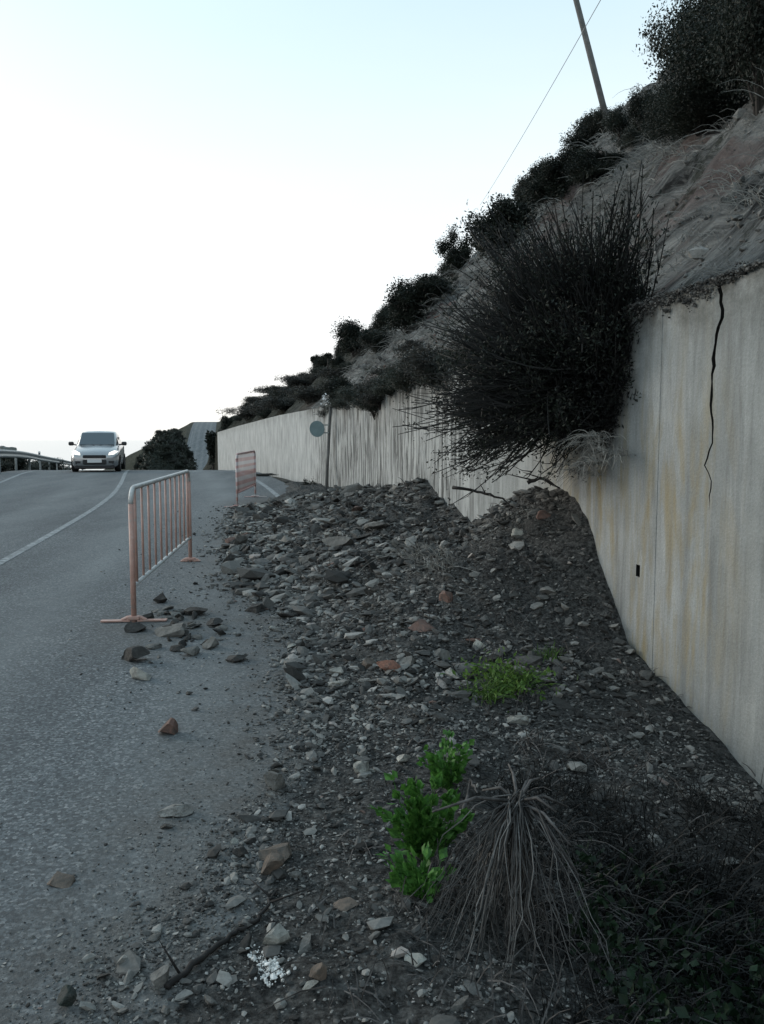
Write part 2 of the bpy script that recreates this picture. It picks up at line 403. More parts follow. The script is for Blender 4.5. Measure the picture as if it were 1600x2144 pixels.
bump(nt, b, noi(nt, mapping(nt, pos(nt), (1,.4,1)),   .12, 5, .6), .08, 1.0); M['sea'] = m
M['islet'] = plain('islet_rock', (.12,.13,.12), .9)

# ------------------------------------------------------------------ ground, road, sea
def grid_obj(name, Ys, Qs, zf, mat, smooth=True, attrs=None, kind='structure', label=None, cat=None):
    V = []; A = {k: [] for k in (attrs or {})}
    for Y in Ys:
        for q in Qs:
            V.append((xof(q, Y), Y, zf(q, Y)))
            for k, fn in (attrs or {}).items(): A[k].append(fn(q, Y))
    n = len(Qs); i, j = np.meshgrid(np.arange(len(Ys)-1), np.arange(n-1), indexing='ij')
    a = (i*n+j).ravel(); Fc = np.stack([a, a+1, a+n+1, a+n], 1)
    o = mesh_np(name, V, Fc, mat, smooth=smooth, attr=A or None)
    tag(o, label, cat, kind=kind); return o
Yn = list(np.arange(-14, 3, .6)) + list(np.arange(3, 30, .13)) + list(np.arange(30, 62, .35)) + list(np.arange(62, 135, 1.1)) + list(np.arange(135, 425, 5))
Qn = [-95,-75,-60,-48,-38,-30,-24,-19,-15,-12,-10,-8.5,-7.3,-6.4,-5.8,-5.2,-4.7,-4.3,-2,0,2,4,4.7,4.9,5.1,5.4,WQ+.08,WQ+.17] + list(np.arange(WQ+.26, 12.6, .13)) + [12.8,13.2,13.8,14.6,15.6,17,19,22,26,32,40,52,70,95]
grid_obj('ground', Yn, Qn, ground_z, M['hill'], attrs={'aa': lambda q, Y: -Y*.86+q*.5, 'cc': lambda q, Y: Y*.5+q*.86, 'scrub': lambda q, Y: max(sst(24, 34, Y)*.92, sst(-5.2,-6.5,q) if q < 0 else 0, sst(11.2,12.2,q)*.9)}, label='grey eroded cut slope and verge above the retaining wall', cat='hillside')
Yr = list(np.arange(-13, 1, .6)) + list(np.arange(1, 24, .1)) + list(np.arange(24, 62, .5)) + list(np.arange(62, 420, 3))
Qr = list(np.arange(-4.4, 1.2, .4)) + list(np.arange(1.2, 4.75, .1))
def dustf(q, Y):
    l = qL(Y); d = sst(l-1.15, l+.1, q) if Y < 24 else 0
    X = xof(q, Y); d2 = math.exp(-(((X+1.72)/.6)**2 + ((Y-6.7)/.9)**2))
    return max(d*(1-sst(18, 22, Y)), d2*.8)
grid_obj('road', Yr, Qr, lambda q, Y: zr(Y)-under(q, Y), M['asphalt'], attrs={'dust': dustf, 'track': lambda q, Y: sum(math.exp(-((q-a_)/.38)**2) for a_ in (-2.7,-1.1,1.1,2.7))}, label='grey asphalt road rising to a crest', cat='road')
def line(name, q, w, y0, y1, label):
    Ys = np.arange(y0, y1, .4)
    grid_obj(name, Ys, [q-w/2, q+w/2], lambda q, Y: zr(Y)+.004, M['paint'], label=label, cat='road marking')
line('centre_line', 0, .115, -8, 110, 'worn white centre line along the road')
line('edge_line', 4.0, .14, 12, 300, 'white edge line bending past the far barrier')
line('edge_line', -3.5, .13, -8, 300, 'white edge line below the guard rail')
mesh_np('sea', [(-40000,-3000,-38),(40000,-3000,-38),(40000,60000,-38),(-40000,60000,-38)], np.array([[0,1,2,3]]), M['sea'])
tag(bpy.data.objects['sea'], 'pale bright sea out to the horizon', 'sea', kind='structure')

# ------------------------------------------------------------------ slide debris (soil sheet)
Yd = list(np.arange(-3, 1.2, .15)) + list(np.arange(1.2, 10, .045)) + list(np.arange(10, 24, .08))
NT = 74
V = []
for Y in Yd:
    l = qL(Y)-.45
    for k in range(NT+1):
        q = l + (WQ+.015-l)*k/NT
        rough = .018*noise.noise(Vector((xof(q,Y)*11, Y*11, 0))) + .012*noise.noise(Vector((xof(q,Y)*27, Y*27, 4)))
        mz = mound(q, Y); V.append((xof(q, Y), Y, zr(Y) + mz + (rough if mz > 0 else 0)))
n = NT+1; i, j = np.meshgrid(np.arange(len(Yd)-1), np.arange(NT), indexing='ij'); a = (i*n+j).ravel()
o = mesh_np('debris_soil', V, np.stack([a, a+1, a+n+1, a+n], 1), M['soil'], smooth=True)
tag(o, 'dark slide soil heaped from the wall onto the road edge', 'soil', kind='stuff')

# ------------------------------------------------------------------ retaining wall
wall = empty('retaining_wall', (xof(WQ, 5), 5, 0))
tag(wall, 'long stained grey concrete retaining wall along the foot of the slope', 'wall')
cr_px = [(1507,596),(1511,640),(1517,662),(1500,690),(1501,720),(1495,757),(1493,800),(1488,850),(1493,890),(1494,915),(1485,945),(1479,975),(1490,1000),(1492,1015),(1486,1030),(1485,1064)]
cr = sorted([(z, Y) for (Y, z) in (wall_hit(*p_) for p_ in cr_px)])
def crackY(z):
    zs = [c_[0] for c_ in cr]; ys = [c_[1] for c_ in cr]
    return float(np.interp(z, zs, ys)) + .020*noise.noise(Vector((z*15, 0, 0))) + .006*noise.noise(Vector((z*41, 3, 0)))
cz0, cz1 = cr[0][0], cr[-1][0]
whY, whZ = wall_hit(1336, 1195)
hw, hh = .028, .042
cmid = sum(c_[1] for c_ in cr)/len(cr)
# columns: (Y, depth, kind)
colsY = [(-8+.5*k, 0., None) for k in range(24)]
colsY = [c_ for c_ in colsY if c_[0] < cmid-.4]
colsY += [(cmid-.4, 0., None), (cmid-.2, 0., None), (cmid, 0., 'L'), (cmid, .07, 'C'), (cmid, 0., 'Rr'), (cmid+.2, 0., None), (cmid+.4, 0., None)]
joints = [5.42, 11.2, 17.3, 23.4, 29.5, 35.6, 41.7, 47.8]
far_cols = [whY-hw, whY+hw] + list(np.arange(5.3, 30, .45)) + list(np.arange(30, WEND+.01, .8)) + [WEND]
far_cols = sorted(c_ for c_ in far_cols if c_ > cmid+.45 and all(abs(c_-jj) > .03 for jj in joints) and (abs(c_-whY) > .1 or abs(abs(c_-whY)-hw) < 1e-6))
cc = [(c_, 0., None) for c_ in far_cols]
for jj in joints: cc += [(jj-.005, 0., None), (jj-.002, .006, None), (jj+.002, .006, None), (jj+.005, 0., None)]
colsY += sorted(cc)
rows = sorted(list(np.linspace(0, 1, 30)))
def rowz(Y, r):
    zb = zr(Y)-.5
    return zb + (wall_top(Y)-zb)*r
# rows in absolute height near the hole / crack: use level rows everywhere, top follows wall_top
zlev = sorted(set([-3.0,-1.5,-.6] + list(np.arange(-.4, 2.5, .045)) + [whZ-hh, whZ+hh]))
zlev = [z for z in zlev if abs(z-whZ) > hh*.999 - 1e-9 or abs(abs(z-whZ)-hh) < 1e-6]
V = []; UV = []; OC = []; ST = []; TD = []; PL = []
nr = len(zlev)+1
for (Y, dep, kd) in colsY:
    for k in range(nr):
        top = wall_top(Y) + .012*noise.noise(Vector((Y*1.7, 2, 0)))
        z = min(zlev[k], top-.01*(nr-k)/nr) if k < nr-1 else top
        y = Y; d = dep
        if kd:
            w = .016*(.45 + .9*sst(cz0, cz1, z))*sst(cz0, cz0+.08, z) if cz0 < z else .0004
            w *= (.8+.5*noise.noise(Vector((z*9, 5, 0))))
            y = crackY(max(cz0, z)); y += {'L': -max(w,.0004), 'C': 0, 'Rr': max(w,.0004)}[kd]
            if kd == 'C' and z < cz0: d = 0
        elif abs(Y-cmid) < .25: y = Y + (crackY(max(cz0, z))-cmid)*.5
        V.append((xof(WQ+d, y), y, z)); UV.append((y, z))
        OC.append(sst(4.3,5.0,y)*(1-sst(6.9,7.6,y))*.95*(1-.7*sst(1.35,2.1,z)) + .55*math.exp(-((y-4.12)/.07)**2)*sst(.8,1.2,z))
        ST.append(.15 + .85*sst(8,11,y)*(1-.8*sst(23,26,y))); PL.append(.25*sst(5.1,5.2,y)+.4*sst(8,11,y)+.35*sst(23,24,y))
        TD.append(sst(top-.45, top-.02, z)*(.9 if y < 26 else .3))
Fc = []; mi = []
hole = None
for c_ in range(len(colsY)-1):
    for k in range(nr-1):
        Ya, Yb = colsY[c_][0], colsY[c_+1][0]
        za = V[c_*nr+k][2]; zb_ = V[c_*nr+k+1][2]
        if abs(Ya-(whY-hw)) < 1e-6 and abs(Yb-(whY+hw)) < 1e-6 and za > whZ-hh-1e-4 and zb_ < whZ+hh+1e-4:
            continue
        Fc.append((c_*nr+k, (c_+1)*nr+k, (c_+1)*nr+k+1, c_*nr+k+1))
        mi.append(1 if 'C' in (colsY[c_][2], colsY[c_+1][2]) and zb_ > cz0 else 0)
# top, back and end
b0 = len(V)
for (Y, dep, kd) in colsY:
    top = V[colsY.index((Y, dep, kd))*nr+nr-1]
    for zz in (top[2], -3.0):
        V.append((xof(WQ+WTH, Y), Y, zz)); UV.append((Y, zz+WTH)); OC.append(0); PL.append(0); ST.append(.2); TD.append(.7)
for c_ in range(len(colsY)-1):
    t0, t1 = c_*nr+nr-1, (c_+1)*nr+nr-1; u0, u1 = b0+2*c_, b0+2*c_+2
    Fc.append((t0, t1, u1, u0)); Fc.append((u0, u1, u1+1, u0+1)); mi += [0, 0]
L_ = len(colsY)-1
for k in range(nr-1): pass
Fc4 = np.array(Fc)
wb = mesh_np('wall_face', V, Fc4, [M['wall'], M['crack']], None, False, mi, UV, {'ochre': OC, 'stain': ST, 'topdirt': TD, 'pale': PL})
wb.parent = wall; wb.matrix_parent_inverse = Matrix.Translation(wall.location).inverted()
# end cap
Yc = WEND; mb = MB(); p0 = xof(WQ, Yc); p1 = xof(WQ+WTH, Yc)
mb.add([(p0,Yc+.003,-3),(p1,Yc+.003,-3),(p1,Yc+.003,wall_top(Yc)),(p0,Yc+.003,wall_top(Yc))], [(0,1,2,3)])
ec = mb.build('wall_end', M['crack'], wall); ec.matrix_parent_inverse = Matrix.Translation(wall.location).inverted()
# weep hole: real recess
mb = MB(); a0 = [(whY-hw, whZ-hh), (whY+hw, whZ-hh), (whY+hw, whZ+hh), (whY-hw, whZ+hh)]
vs = [(xof(WQ, y), y, z) for y, z in a0] + [(xof(WQ+.2, y), y, z) for y, z in a0]
mb.add(vs, [(0,1,5,4),(1,2,6,5),(2,3,7,6),(3,0,4,7),(4,5,6,7)])
wh = mb.build('weep_hole', M['crack'], wall); wh.matrix_parent_inverse = Matrix.Translation(wall.location).inverted()

# ------------------------------------------------------------------ stones
def ico(sub):
    import bmesh
    bm = bmesh.new(); bmesh.ops.create_icosphere(bm, subdivisions=sub, radius=1)
    V = np.array([v.co[:] for v in bm.verts]); Fc = np.array([[v.index for v in f.verts] for f in bm.faces]); bm.free()
    return V, Fc
I1, I2, I3 = ico(1), ico(2), ico(3)
def rock_shape(base, dims, nplanes=11, rough=.03, seed=0, cut=(.45,.85)):
    r = np.random.default_rng(seed); V = base[0].copy()
    for _ in range(nplanes):
        nn = r.normal(size=3); nn /= np.linalg.norm(nn); c = r.uniform(*cut)
        dd = V@nn - c; V -= np.outer(np.maximum(dd, 0), nn)
    if rough:
        V += np.array([noise.noise_vector(Vector(v*2.3) + Vector((seed, 0, 0)))[:] for v in V])*rough*2
        V += np.array([noise.noise_vector(Vector(v*7) + Vector((seed, 3, 0)))[:] for v in V])*rough*.7
    V = V/np.abs(V).max(0)*np.array(dims)*.5
    return V
protos = []
for k in range(16):
    d = [(1,.8,.55),(1,.7,.35),(1,.9,.7),(1,.6,.5)][k % 4]
    V = rock_shape(I2, d, 12+k % 5, .03, 100+k, (.28,.72))
    me = mesh_np('rock', V, I2[1], M['st_grey']); bpy.data.objects.remove(me); protos.append(V)
def rock_mesh(V, Fc, mat): 
    o = mesh_np('rock', V, Fc, mat); return o
PM = {}
def proto_mesh(k, mat):
    if (k, mat) not in PM:
        o = mesh_np('rock', protos[k], I2[1], M[mat]); PM[(k, mat)] = o.data; bpy.data.objects.remove(o)
    return PM[(k, mat)]
def rock_at(px, pyb, wpx, hpx, mat, label, seed, sink=.22, name='rock', depth=.8, tilt=.25, group=None, cut=(.45,.85)):
    """px, pyb: where the stone meets the ground; wpx,hpx its size in the photograph"""
    g = hit(px, pyb); s = g.y*cp/F*1.03
    w, h = wpx*s, hpx*s*.9
    V = rock_shape(I3, (w, max(w*depth, h*.6), h*1.05), 15, .022, seed, (.30,.74))
    o = mesh_np(name, V, I3[1], M[mat])
    o.location = (g.x, g.y+w*.2, g.z + h*.5 - h*sink)
    o.rotation_euler = (random.uniform(-tilt, tilt)*.6, random.uniform(-tilt, tilt), random.uniform(-.5, .5))
    tag(o, label, 'rock', group); return o
NR = [
 (577,1988,66,74,'st_pale','pale cream blocky rock beside the dark stick near the bottom of the photo'),
 (335,2072,48,62,'st_grey','upright grey rock at the lower end of the dark stick on the asphalt'),
 (345,2122,26,26,'st_grey','small grey stone just below the upright rock by the stick end'),
 (130,2112,54,58,'st_green','dark greenish lump alone on the asphalt in the bottom left corner'),
 (585,1800,84,34,'st_brown','flat grey brown slab lying across another broken rock'),
 (562,1835,64,58,'st_brown','broken grey brown rock carrying a flat slab, left of the green weed'),
 (505,1795,38,22,'st_dark','dark clod touching the left side of the slab topped rock'),
 (580,1655,58,52,'st_grey','grey rock with a pale top and dark underside at the debris edge'),
 (366,1708,74,34,'st_grey','flat grey slab alone on the asphalt with a raised right corner'),
 (355,1540,56,46,'st_red','squarish reddish brown rock alone on the asphalt'),
 (292,1424,50,36,'st_pale','small beige rock below the dark lump near the barrier foot'),
 (281,1386,70,42,'st_dark','big dark rounded lump just in front of the barrier foot'),
 (122,1852,66,16,'st_brown','thin brown flake lying flat on open asphalt at the left'),
 (356,1333,92,36,'st_grey','broad flat grey rock right beside the barrier foot'),
 (757,1625,42,40,'st_pale','pale tan angular stone above the bright green weed'),
 (878,2022,62,24,'st_pale','cream yellow flat stone at the tips of the dead stalks'),
 (668,2052,42,52,'st_brown','smooth brown tilted stone right of the white crumbs'),
 (812,1408,54,36,'st_brick','orange red broken brick on the gravel'),
 (768,1398,40,30,'st_brown','tan stone touching the left of the orange brick'),
 (705,1415,34,26,'st_pale','pale stone left of the orange brick'),
 (698,1440,30,22,'st_pale','whitish stone just below another pale stone left of the brick'),
 (888,1322,66,30,'st_red','long reddish stone in the gravel above the green tuft'),
 (935,1262,32,46,'st_red','upright red and tan stone against the steep face of the heap'),
 (1086,1516,54,22,'st_pale','pale flat stone below the grassy tuft'),
 (1092,1412,62,24,'st_brown','long pinkish brown stone under the grassy tuft'),
 (534,1282,50,20,'st_dark','dark flat clod alone on the asphalt left of the debris'),
 (715,1150,96,34,'st_grey','largest pale grey slab in the rubble fan beyond the barrier'),
 (628,1275,70,24,'st_grey','flat wedge shaped stone at the left tip of the gravel'),
 (1530,1815,66,26,'st_grey','lone grey flat stone in the dark hollow near the wall'),
 (722,1905,58,18,'st_brown','flat tan sliver in the dark soil below the green weed'),
 (860,1395,44,36,'st_grey','grey rounded stone between the brick and the grassy tuft'),
 (925,1378,40,38,'st_grey','grey stone left of the grassy tuft in shadowed gravel'),
 (1000,1355,34,24,'st_pale','small pale stone at the upper left of the grassy tuft'),
 (520,1072,44,22,'st_dark','dark clod at the foot of the far barrier'),
 (478,1150,34,14,'st_dark','dark clod outlying furthest left of the rubble fan'),
 (500,1205,60,16,'st_dark','long dark clod on the asphalt right of the near barrier'),
 (545,1188,38,20,'st_dark','dark clod right of the long clod beside the barrier'),
 (505,1112,40,18,'st_dark','dark clod on the asphalt below the far barrier'),
 (402,1372,50,34,'st_grey','light grey rough rock at the front of the rubble by the barrier foot'),
 (445,1358,44,40,'st_grey','grey rock at the right end of the rubble by the barrier foot'),
 (335,1262,40,26,'st_dark','dark upright clod behind the barrier foot'),
 (400,1290,72,26,'st_dark','dark wide clod in the rubble behind the barrier foot'),
 (448,1312,52,22,'st_dark','dark low clod at the right rear of the barrier rubble'),
 (280,1322,58,28,'st_dark','dark clump of soil heaped on the barrier foot'),
 (490,1385,52,18,'st_dark','dark flat clod right of the barrier rubble'),
 (395,1455,16,10,'st_dark','tiny dark pebble on the asphalt above the reddish rock'),
 (345,1735,40,10,'st_dark','dark thin flake just below the flat slab on the asphalt'),
 (390,1862,34,12,'st_dark','dark pebble flake on the asphalt left of the slab topped rock'),
 (560,1722,30,14,'st_dark','dark clod between the pale topped rock and the slab topped rock'),
 (760,1585,30,22,'st_grey','round grey stone just above the pale tan angular stone'),
 (845,1598,34,26,'st_pale','pale round stone left of the top of the green weed'),
 (1345,1322,26,18,'st_grey','grey stone against the base of the wall'),
]
for i, (px, py, w, h, mt, lb) in enumerate(NR):
    rock_at(px, py, w, h, mt, lb, 40+i, depth=.85)
for k in range(54):
    px = random.gauss(385, 52); py = 1268+ (px-300)*.16 + abs(random.gauss(0, 46)); 
    if px < 268 or px > 500 or py > 1392: continue
    g = hit(px, py); sz_ = random.uniform(.035, .13); mt = 'st_dark' if random.random() < .6 else 'st_grey'
    o = bpy.data.objects.new('rock', proto_mesh(random.randrange(16), mt)); COL.objects.link(o)
    o.location = g + Vector((0, 0, sz_*.1)); o.scale = (sz_*1.2, sz_, sz_*random.uniform(.6, 1)); o.rotation_euler = (random.gauss(0,.3), random.gauss(0,.3), random.uniform(0,6.28))
    tag(o, ('small dark clod' if mt == 'st_dark' else 'small grey stone')+' in the loose rubble scattered round the near barrier foot', 'rock', ('dark clods' if mt == 'st_dark' else 'grey stones')+' round the barrier foot')
# white crumbs of stone
V = []; Fc = []; T = []
def stones_stuff(name, P, D, mat, tone, seed, label, cat):
    r = np.random.default_rng(seed); n = len(P); B = I1
    nv = len(B[0]); base = np.repeat(B[0][None], n, 0)
    for _ in range(7):
        nn = r.normal(size=(n, 3)); nn /= np.linalg.norm(nn, axis=1, keepdims=True); c = r.uniform(.35, .85, size=(n, 1))
        dd = np.einsum('nvk,nk->nv', base, nn) - c
        base -= np.maximum(dd, 0)[:, :, None]*nn[:, None, :]
    base *= (D*.5)[:, None, :]
    # random rotation about z and slight tilt
    a = r.uniform(0, 6.28, n); ca, sa = np.cos(a), np.sin(a)
    t = r.normal(0, .35, n); ct, st_ = np.cos(t), np.sin(t)
    x, y, z = base[..., 0], base[..., 1], base[..., 2]
    x, z = x*ct[:, None]+z*st_[:, None], -x*st_[:, None]+z*ct[:, None]
    x, y = x*ca[:, None]-y*sa[:, None], x*sa[:, None]+y*ca[:, None]
    V = np.stack([x, y, z], -1) + P[:, None, :]
    Fc = (B[1][None] + (np.arange(n)*nv)[:, None, None]).reshape(-1, 3)
    o = mesh_np(name, V.reshape(-1, 3), Fc, mat, attr={'tone': np.repeat(tone, nv)})
    tag(o, label, cat, kind='stuff'); return o
P = []
for k in range(260):
    a = random.gauss(568, 17); bpy_ = random.gauss(2030, 17) if k < 200 else random.gauss(2005, 12)
    g = hit(a if k < 200 else a-22, bpy_); P.append((g.x, g.y, g.z+.004))
P = np.array(P); D = np.exp(rng.normal(-4.75, .5, (len(P), 1)))*rng.uniform(.5, 1.3, (len(P), 3))
stones_stuff('white_crumbs', P, D, M['white_gravel'], rng.uniform(0, 1, len(P)), 5, 'patch of white crushed stone below the cream block', 'crushed stone')

# gravel: thousands of small stones in the slide
P = []; D = []; T = []
def spray(n, y0, y1, size, spread, bias=1.0, left=.55):
    k = 0
    while k < n:
        Y = y0 + (y1-y0)*random.random()**bias
        l = qL(Y) + .18*fbm(Y*1.1, 2.2, .3, 3)
        q = l + (WQ-l)*random.random()**1.15 if random.random() > left*.25 else l - abs(random.gauss(0, spread))
        if q > WQ-.03 or q < l-1.9: continue
        X = xof(q, Y)
        dens = .5+.9*fbm(X*1.9, Y*1.9, 7.7, 3)
        if random.random() > dens+.45: continue
        s = size*math.exp(random.gauss(0, .42)); z = H(X, Y)
        P.append((X, Y, z + s*.12)); D.append((s*random.uniform(.9,1.5), s*random.uniform(.6,1.05), s*random.uniform(.22,.6)))
        T.append(min(1, max(0, random.betavariate(1.2, 1.5) if random.random() < .90 else random.uniform(.85, .985))))
        k += 1
spray(16000, 1.3, 4.4, .012, .10)
spray(14000, 1.3, 3.2, .0075, .25)
spray(13000, 3.8, 8.0, .021, .16)
spray(5000, 3.8, 8.0, .013, .35)
spray(8000, 7.0, 17.5, .042, .30)
spray(3600, 7.0, 17.5, .10, .16)
spray(1700, 4.6, 9.0, .066, .08)
spray(260, 2.2, 5.0, .036, .08)
spray(2600, 4.5, 16.5, .017, .75, 1.0, 2.2)
spray(2200, 1.5, 4.5, .008, .5, 1.0, 2.2)
spray(1300, 2.0, 8.0, .040, .06)
stones_stuff('gravel', np.array(P), np.array(D), M['gravel'], np.array(T), 9, 'loose gravel and chips strewn over the slide debris', 'gravel')

# individual stones of the heap
zones = [
 # y0, y1, n, size range, materials, label parts
 (8.2, 17.0, 92, (.13,.36), 'far'),
 (4.6, 8.2, 78, (.06,.15), 'mid'),
 (1.9, 4.6, 56, (.035,.085), 'near'),
]
LB = {
 ('far','st_grey'):'grey stone slab in the rubble fan between the two barriers and the far wall',
 ('far','st_pale'):'pale stone in the rubble fan between the two barriers and the far wall',
 ('far','st_dark'):'dark earthy clod in the rubble fan between the two barriers and the far wall',
 ('far','st_red'):'reddish stone in the rubble fan between the two barriers and the far wall',
 ('mid','st_grey'):'small grey stone on the gravel around the grassy tuft and brick',
 ('mid','st_pale'):'small pale stone on the gravel around the grassy tuft and brick',
 ('mid','st_dark'):'small dark clod on the gravel around the grassy tuft and brick',
 ('mid','st_red'):'small reddish stone on the gravel around the grassy tuft and brick',
 ('near','st_grey'):'little grey stone in the foreground gravel around the bright green weed',
 ('near','st_pale'):'little pale stone in the foreground gravel around the bright green weed',
 ('near','st_dark'):'little dark clod in the foreground gravel around the bright green weed',
 ('near','st_red'):'little reddish stone in the foreground gravel around the bright green weed',
}
GR = {'st_grey':'grey stones', 'st_pale':'pale stones', 'st_dark':'dark clods', 'st_red':'reddish stones'}
ZN = {'far':'of the upper rubble fan', 'mid':'around the grassy tuft', 'near':'of the foreground gravel'}
for (y0, y1, n_, sz, zn) in zones:
    k = 0
    while k < n_:
        Y = random.uniform(y0, y1); l = qL(Y); q = l - .25 + (WQ-l-.1)*random.random()**1.2
        if zn == 'near' and q > 4.3: continue
        X = xof(q, Y); s = sz[0]+(sz[1]-sz[0])*random.random()**1.8
        mt = random.choices(['st_grey','st_pale','st_dark','st_red'], [.6,.13,.22,.05])[0]
        o = bpy.data.objects.new('rock', proto_mesh(random.randrange(16), mt)); COL.objects.link(o)
        o.location = (X, Y, H(X, Y)+s*.12); o.scale = (s*1.1, s*random.uniform(.8,1.1), s*random.uniform(.5,.95))
        o.rotation_euler = (random.gauss(0,.3), random.gauss(0,.3), random.uniform(0,6.28))
        tag(o, LB[(zn, mt)], 'rock', GR[mt]+' '+ZN[zn]); k += 1

# ------------------------------------------------------------------ strands and leaves
def tubes(P, Rr, n=3):
    """P (N,K,3), Rr (N,K) -> verts, quads"""
    N, K, _ = P.shape
    T_ = np.gradient(P, axis=1); T_ /= np.linalg.norm(T_, axis=2, keepdims=True)+1e-9
    ref = np.where(np.abs(T_[..., 2:3]) < .9, np.array([0,0,1.]), np.array([1.,0,0]))
    U = np.cross(T_, ref); U /= np.linalg.norm(U, axis=2, keepdims=True)+1e-9; W = np.cross(T_, U)
    a = np.arange(n)*2*np.pi/n
    V = P[:, :, None, :] + Rr[:, :, None, None]*(U[:, :, None, :]*np.cos(a)[None, None, :, None] + W[:, :, None, :]*np.sin(a)[None, None, :, None])
    i, k, j = np.meshgrid(np.arange(N), np.arange(K-1), np.arange(n), indexing='ij')
    b_ = i*K*n + k*n; j2 = (j+1) % n
    Fc = np.stack([b_+j, b_+j2, b_+n+j2, b_+n+j], -1).reshape(-1, 4)
    return V.reshape(-1, 3), Fc
def leaves(C, size, asp=.5, up=0.0, seed=0, dirs=None):
    """pointed leaves (4-gons folded) at C (N,3)"""
    r = np.random.default_rng(seed); N = len(C)
    d = r.normal(size=(N, 3)) if dirs is None else dirs + r.normal(0, .35, (N, 3))
    d[:, 2] += up; d /= np.linalg.norm(d, axis=1, keepdims=True)
    s_ = np.cross(d, r.normal(size=(N, 3))); s_ /= np.linalg.norm(s_, axis=1, keepdims=True)+1e-9
    nn = np.cross(d, s_)
    L = (size*r.uniform(.6, 1.4, N))[:, None]
    V = np.stack([C, C+d*L*.5+s_*L*asp*.5+nn*L*.08, C+d*L, C+d*L*.5-s_*L*asp*.5+nn*L*.08], 1)
    Fc = np.arange(N*4).reshape(N, 4)
    return V.reshape(-1, 3), Fc
def join(parts):
    Vs = []; Fs = []; b_ = 0
    for V, Fc in parts: Vs.append(V); Fs.append(Fc+b_); b_ += len(V)
    return np.concatenate(Vs), np.concatenate(Fs)
def clump_points(n, dims, nclump, seed, shell=.6, flat=.0):
    r = np.random.default_rng(seed); out = []
    cs = r.normal(size=(nclump, 3)); cs /= np.linalg.norm(cs, axis=1, keepdims=True); cs *= r.uniform(.15, .72, (nclump, 1))
    rad = r.uniform(.24, .48, nclump)
    for k in range(nclump):
        m_ = int(n*rad[k]**2/np.sum(rad**2)); d = r.normal(size=(m_, 3)); d /= np.linalg.norm(d, axis=1, keepdims=True)
        out.append(cs[k] + d*(rad[k]*r.uniform(shell, 1.05, (m_, 1))*(1+.25*np.sin(7*d[:, :1]+k))))
    Pp = np.concatenate(out)
    return Pp*np.array(dims)*.5, cs*np.array(dims)*.5
SH = {}
def shrub_proto(kind, seed):
    """unit shrub about 1 m wide and high, base at origin"""
    if (kind, seed) in SH: return SH[(kind, seed)]
    spec = {'dense': (12500, (1.05,1.05,1.0), 17, 'leaf_dark', .036, .5), 'tall': (9500, (.85,.85,1.15), 14, 'leaf_dark', .038, .62),
            'scrub': (8500, (1.25,1.1,.7), 16, 'leaf_scrub', .034, .75), 'grey': (9000, (1.1,1.0,.8), 14, 'leaf_grey', .034, .7),
            'thicket': (30000, (1.1,1.1,1.05), 24, 'leaf_dark', .021, .5), 'opencrown': (11000, (1.0,1.0,1.05), 17, 'leaf_dark', .024, .5),
            'sparse': (4600, (1.0,1.0,1.0), 15, 'leaf_dark', .042, .5)}[kind]
    n_, dims, nc, mt, sz, up = spec
    Pp, cs = clump_points(n_, dims, nc, seed, .25); Pp[:, 2] += dims[2]*.44; cs[:, 2] += dims[2]*.44
    Pp = Pp[Pp[:, 2] > .02]
    V, Fc = leaves(Pp, sz, .5, up*.3, seed)
    c = mesh_np('crown', V, Fc, M[mt]); cd = c.data; bpy.data.objects.remove(c)
    mb = MB()
    for k in range(len(cs)):
        e = Vector(cs[k]); m_ = Vector((e.x*.35, e.y*.35, e.z*.5))
        mb.tube([(0,0,-.08), m_*.5, m_, e], [.014,.012,.008,.004], 5)
    t = mb.build('trunk', M['bark']); td = t.data; bpy.data.objects.remove(t)
    SH[(kind, seed)] = (cd, td); return SH[(kind, seed)]
def shrub(kind, seed, loc, w, h, label, cat='shrub', name='shrub', group=None, rz=None, lean=0):
    cd, td = shrub_proto(kind, seed)
    r = empty(name, loc, random.uniform(0, 6.28) if rz is None else rz); r.scale = (w, w, h)
    if lean: r.rotation_euler = (0, lean, r.rotation_euler[2])
    for nm, d_ in (('trunk', td), ('crown', cd)):
        o = bpy.data.objects.new(nm, d_); COL.objects.link(o); o.parent = r
    tag(r, label, cat, group); return r
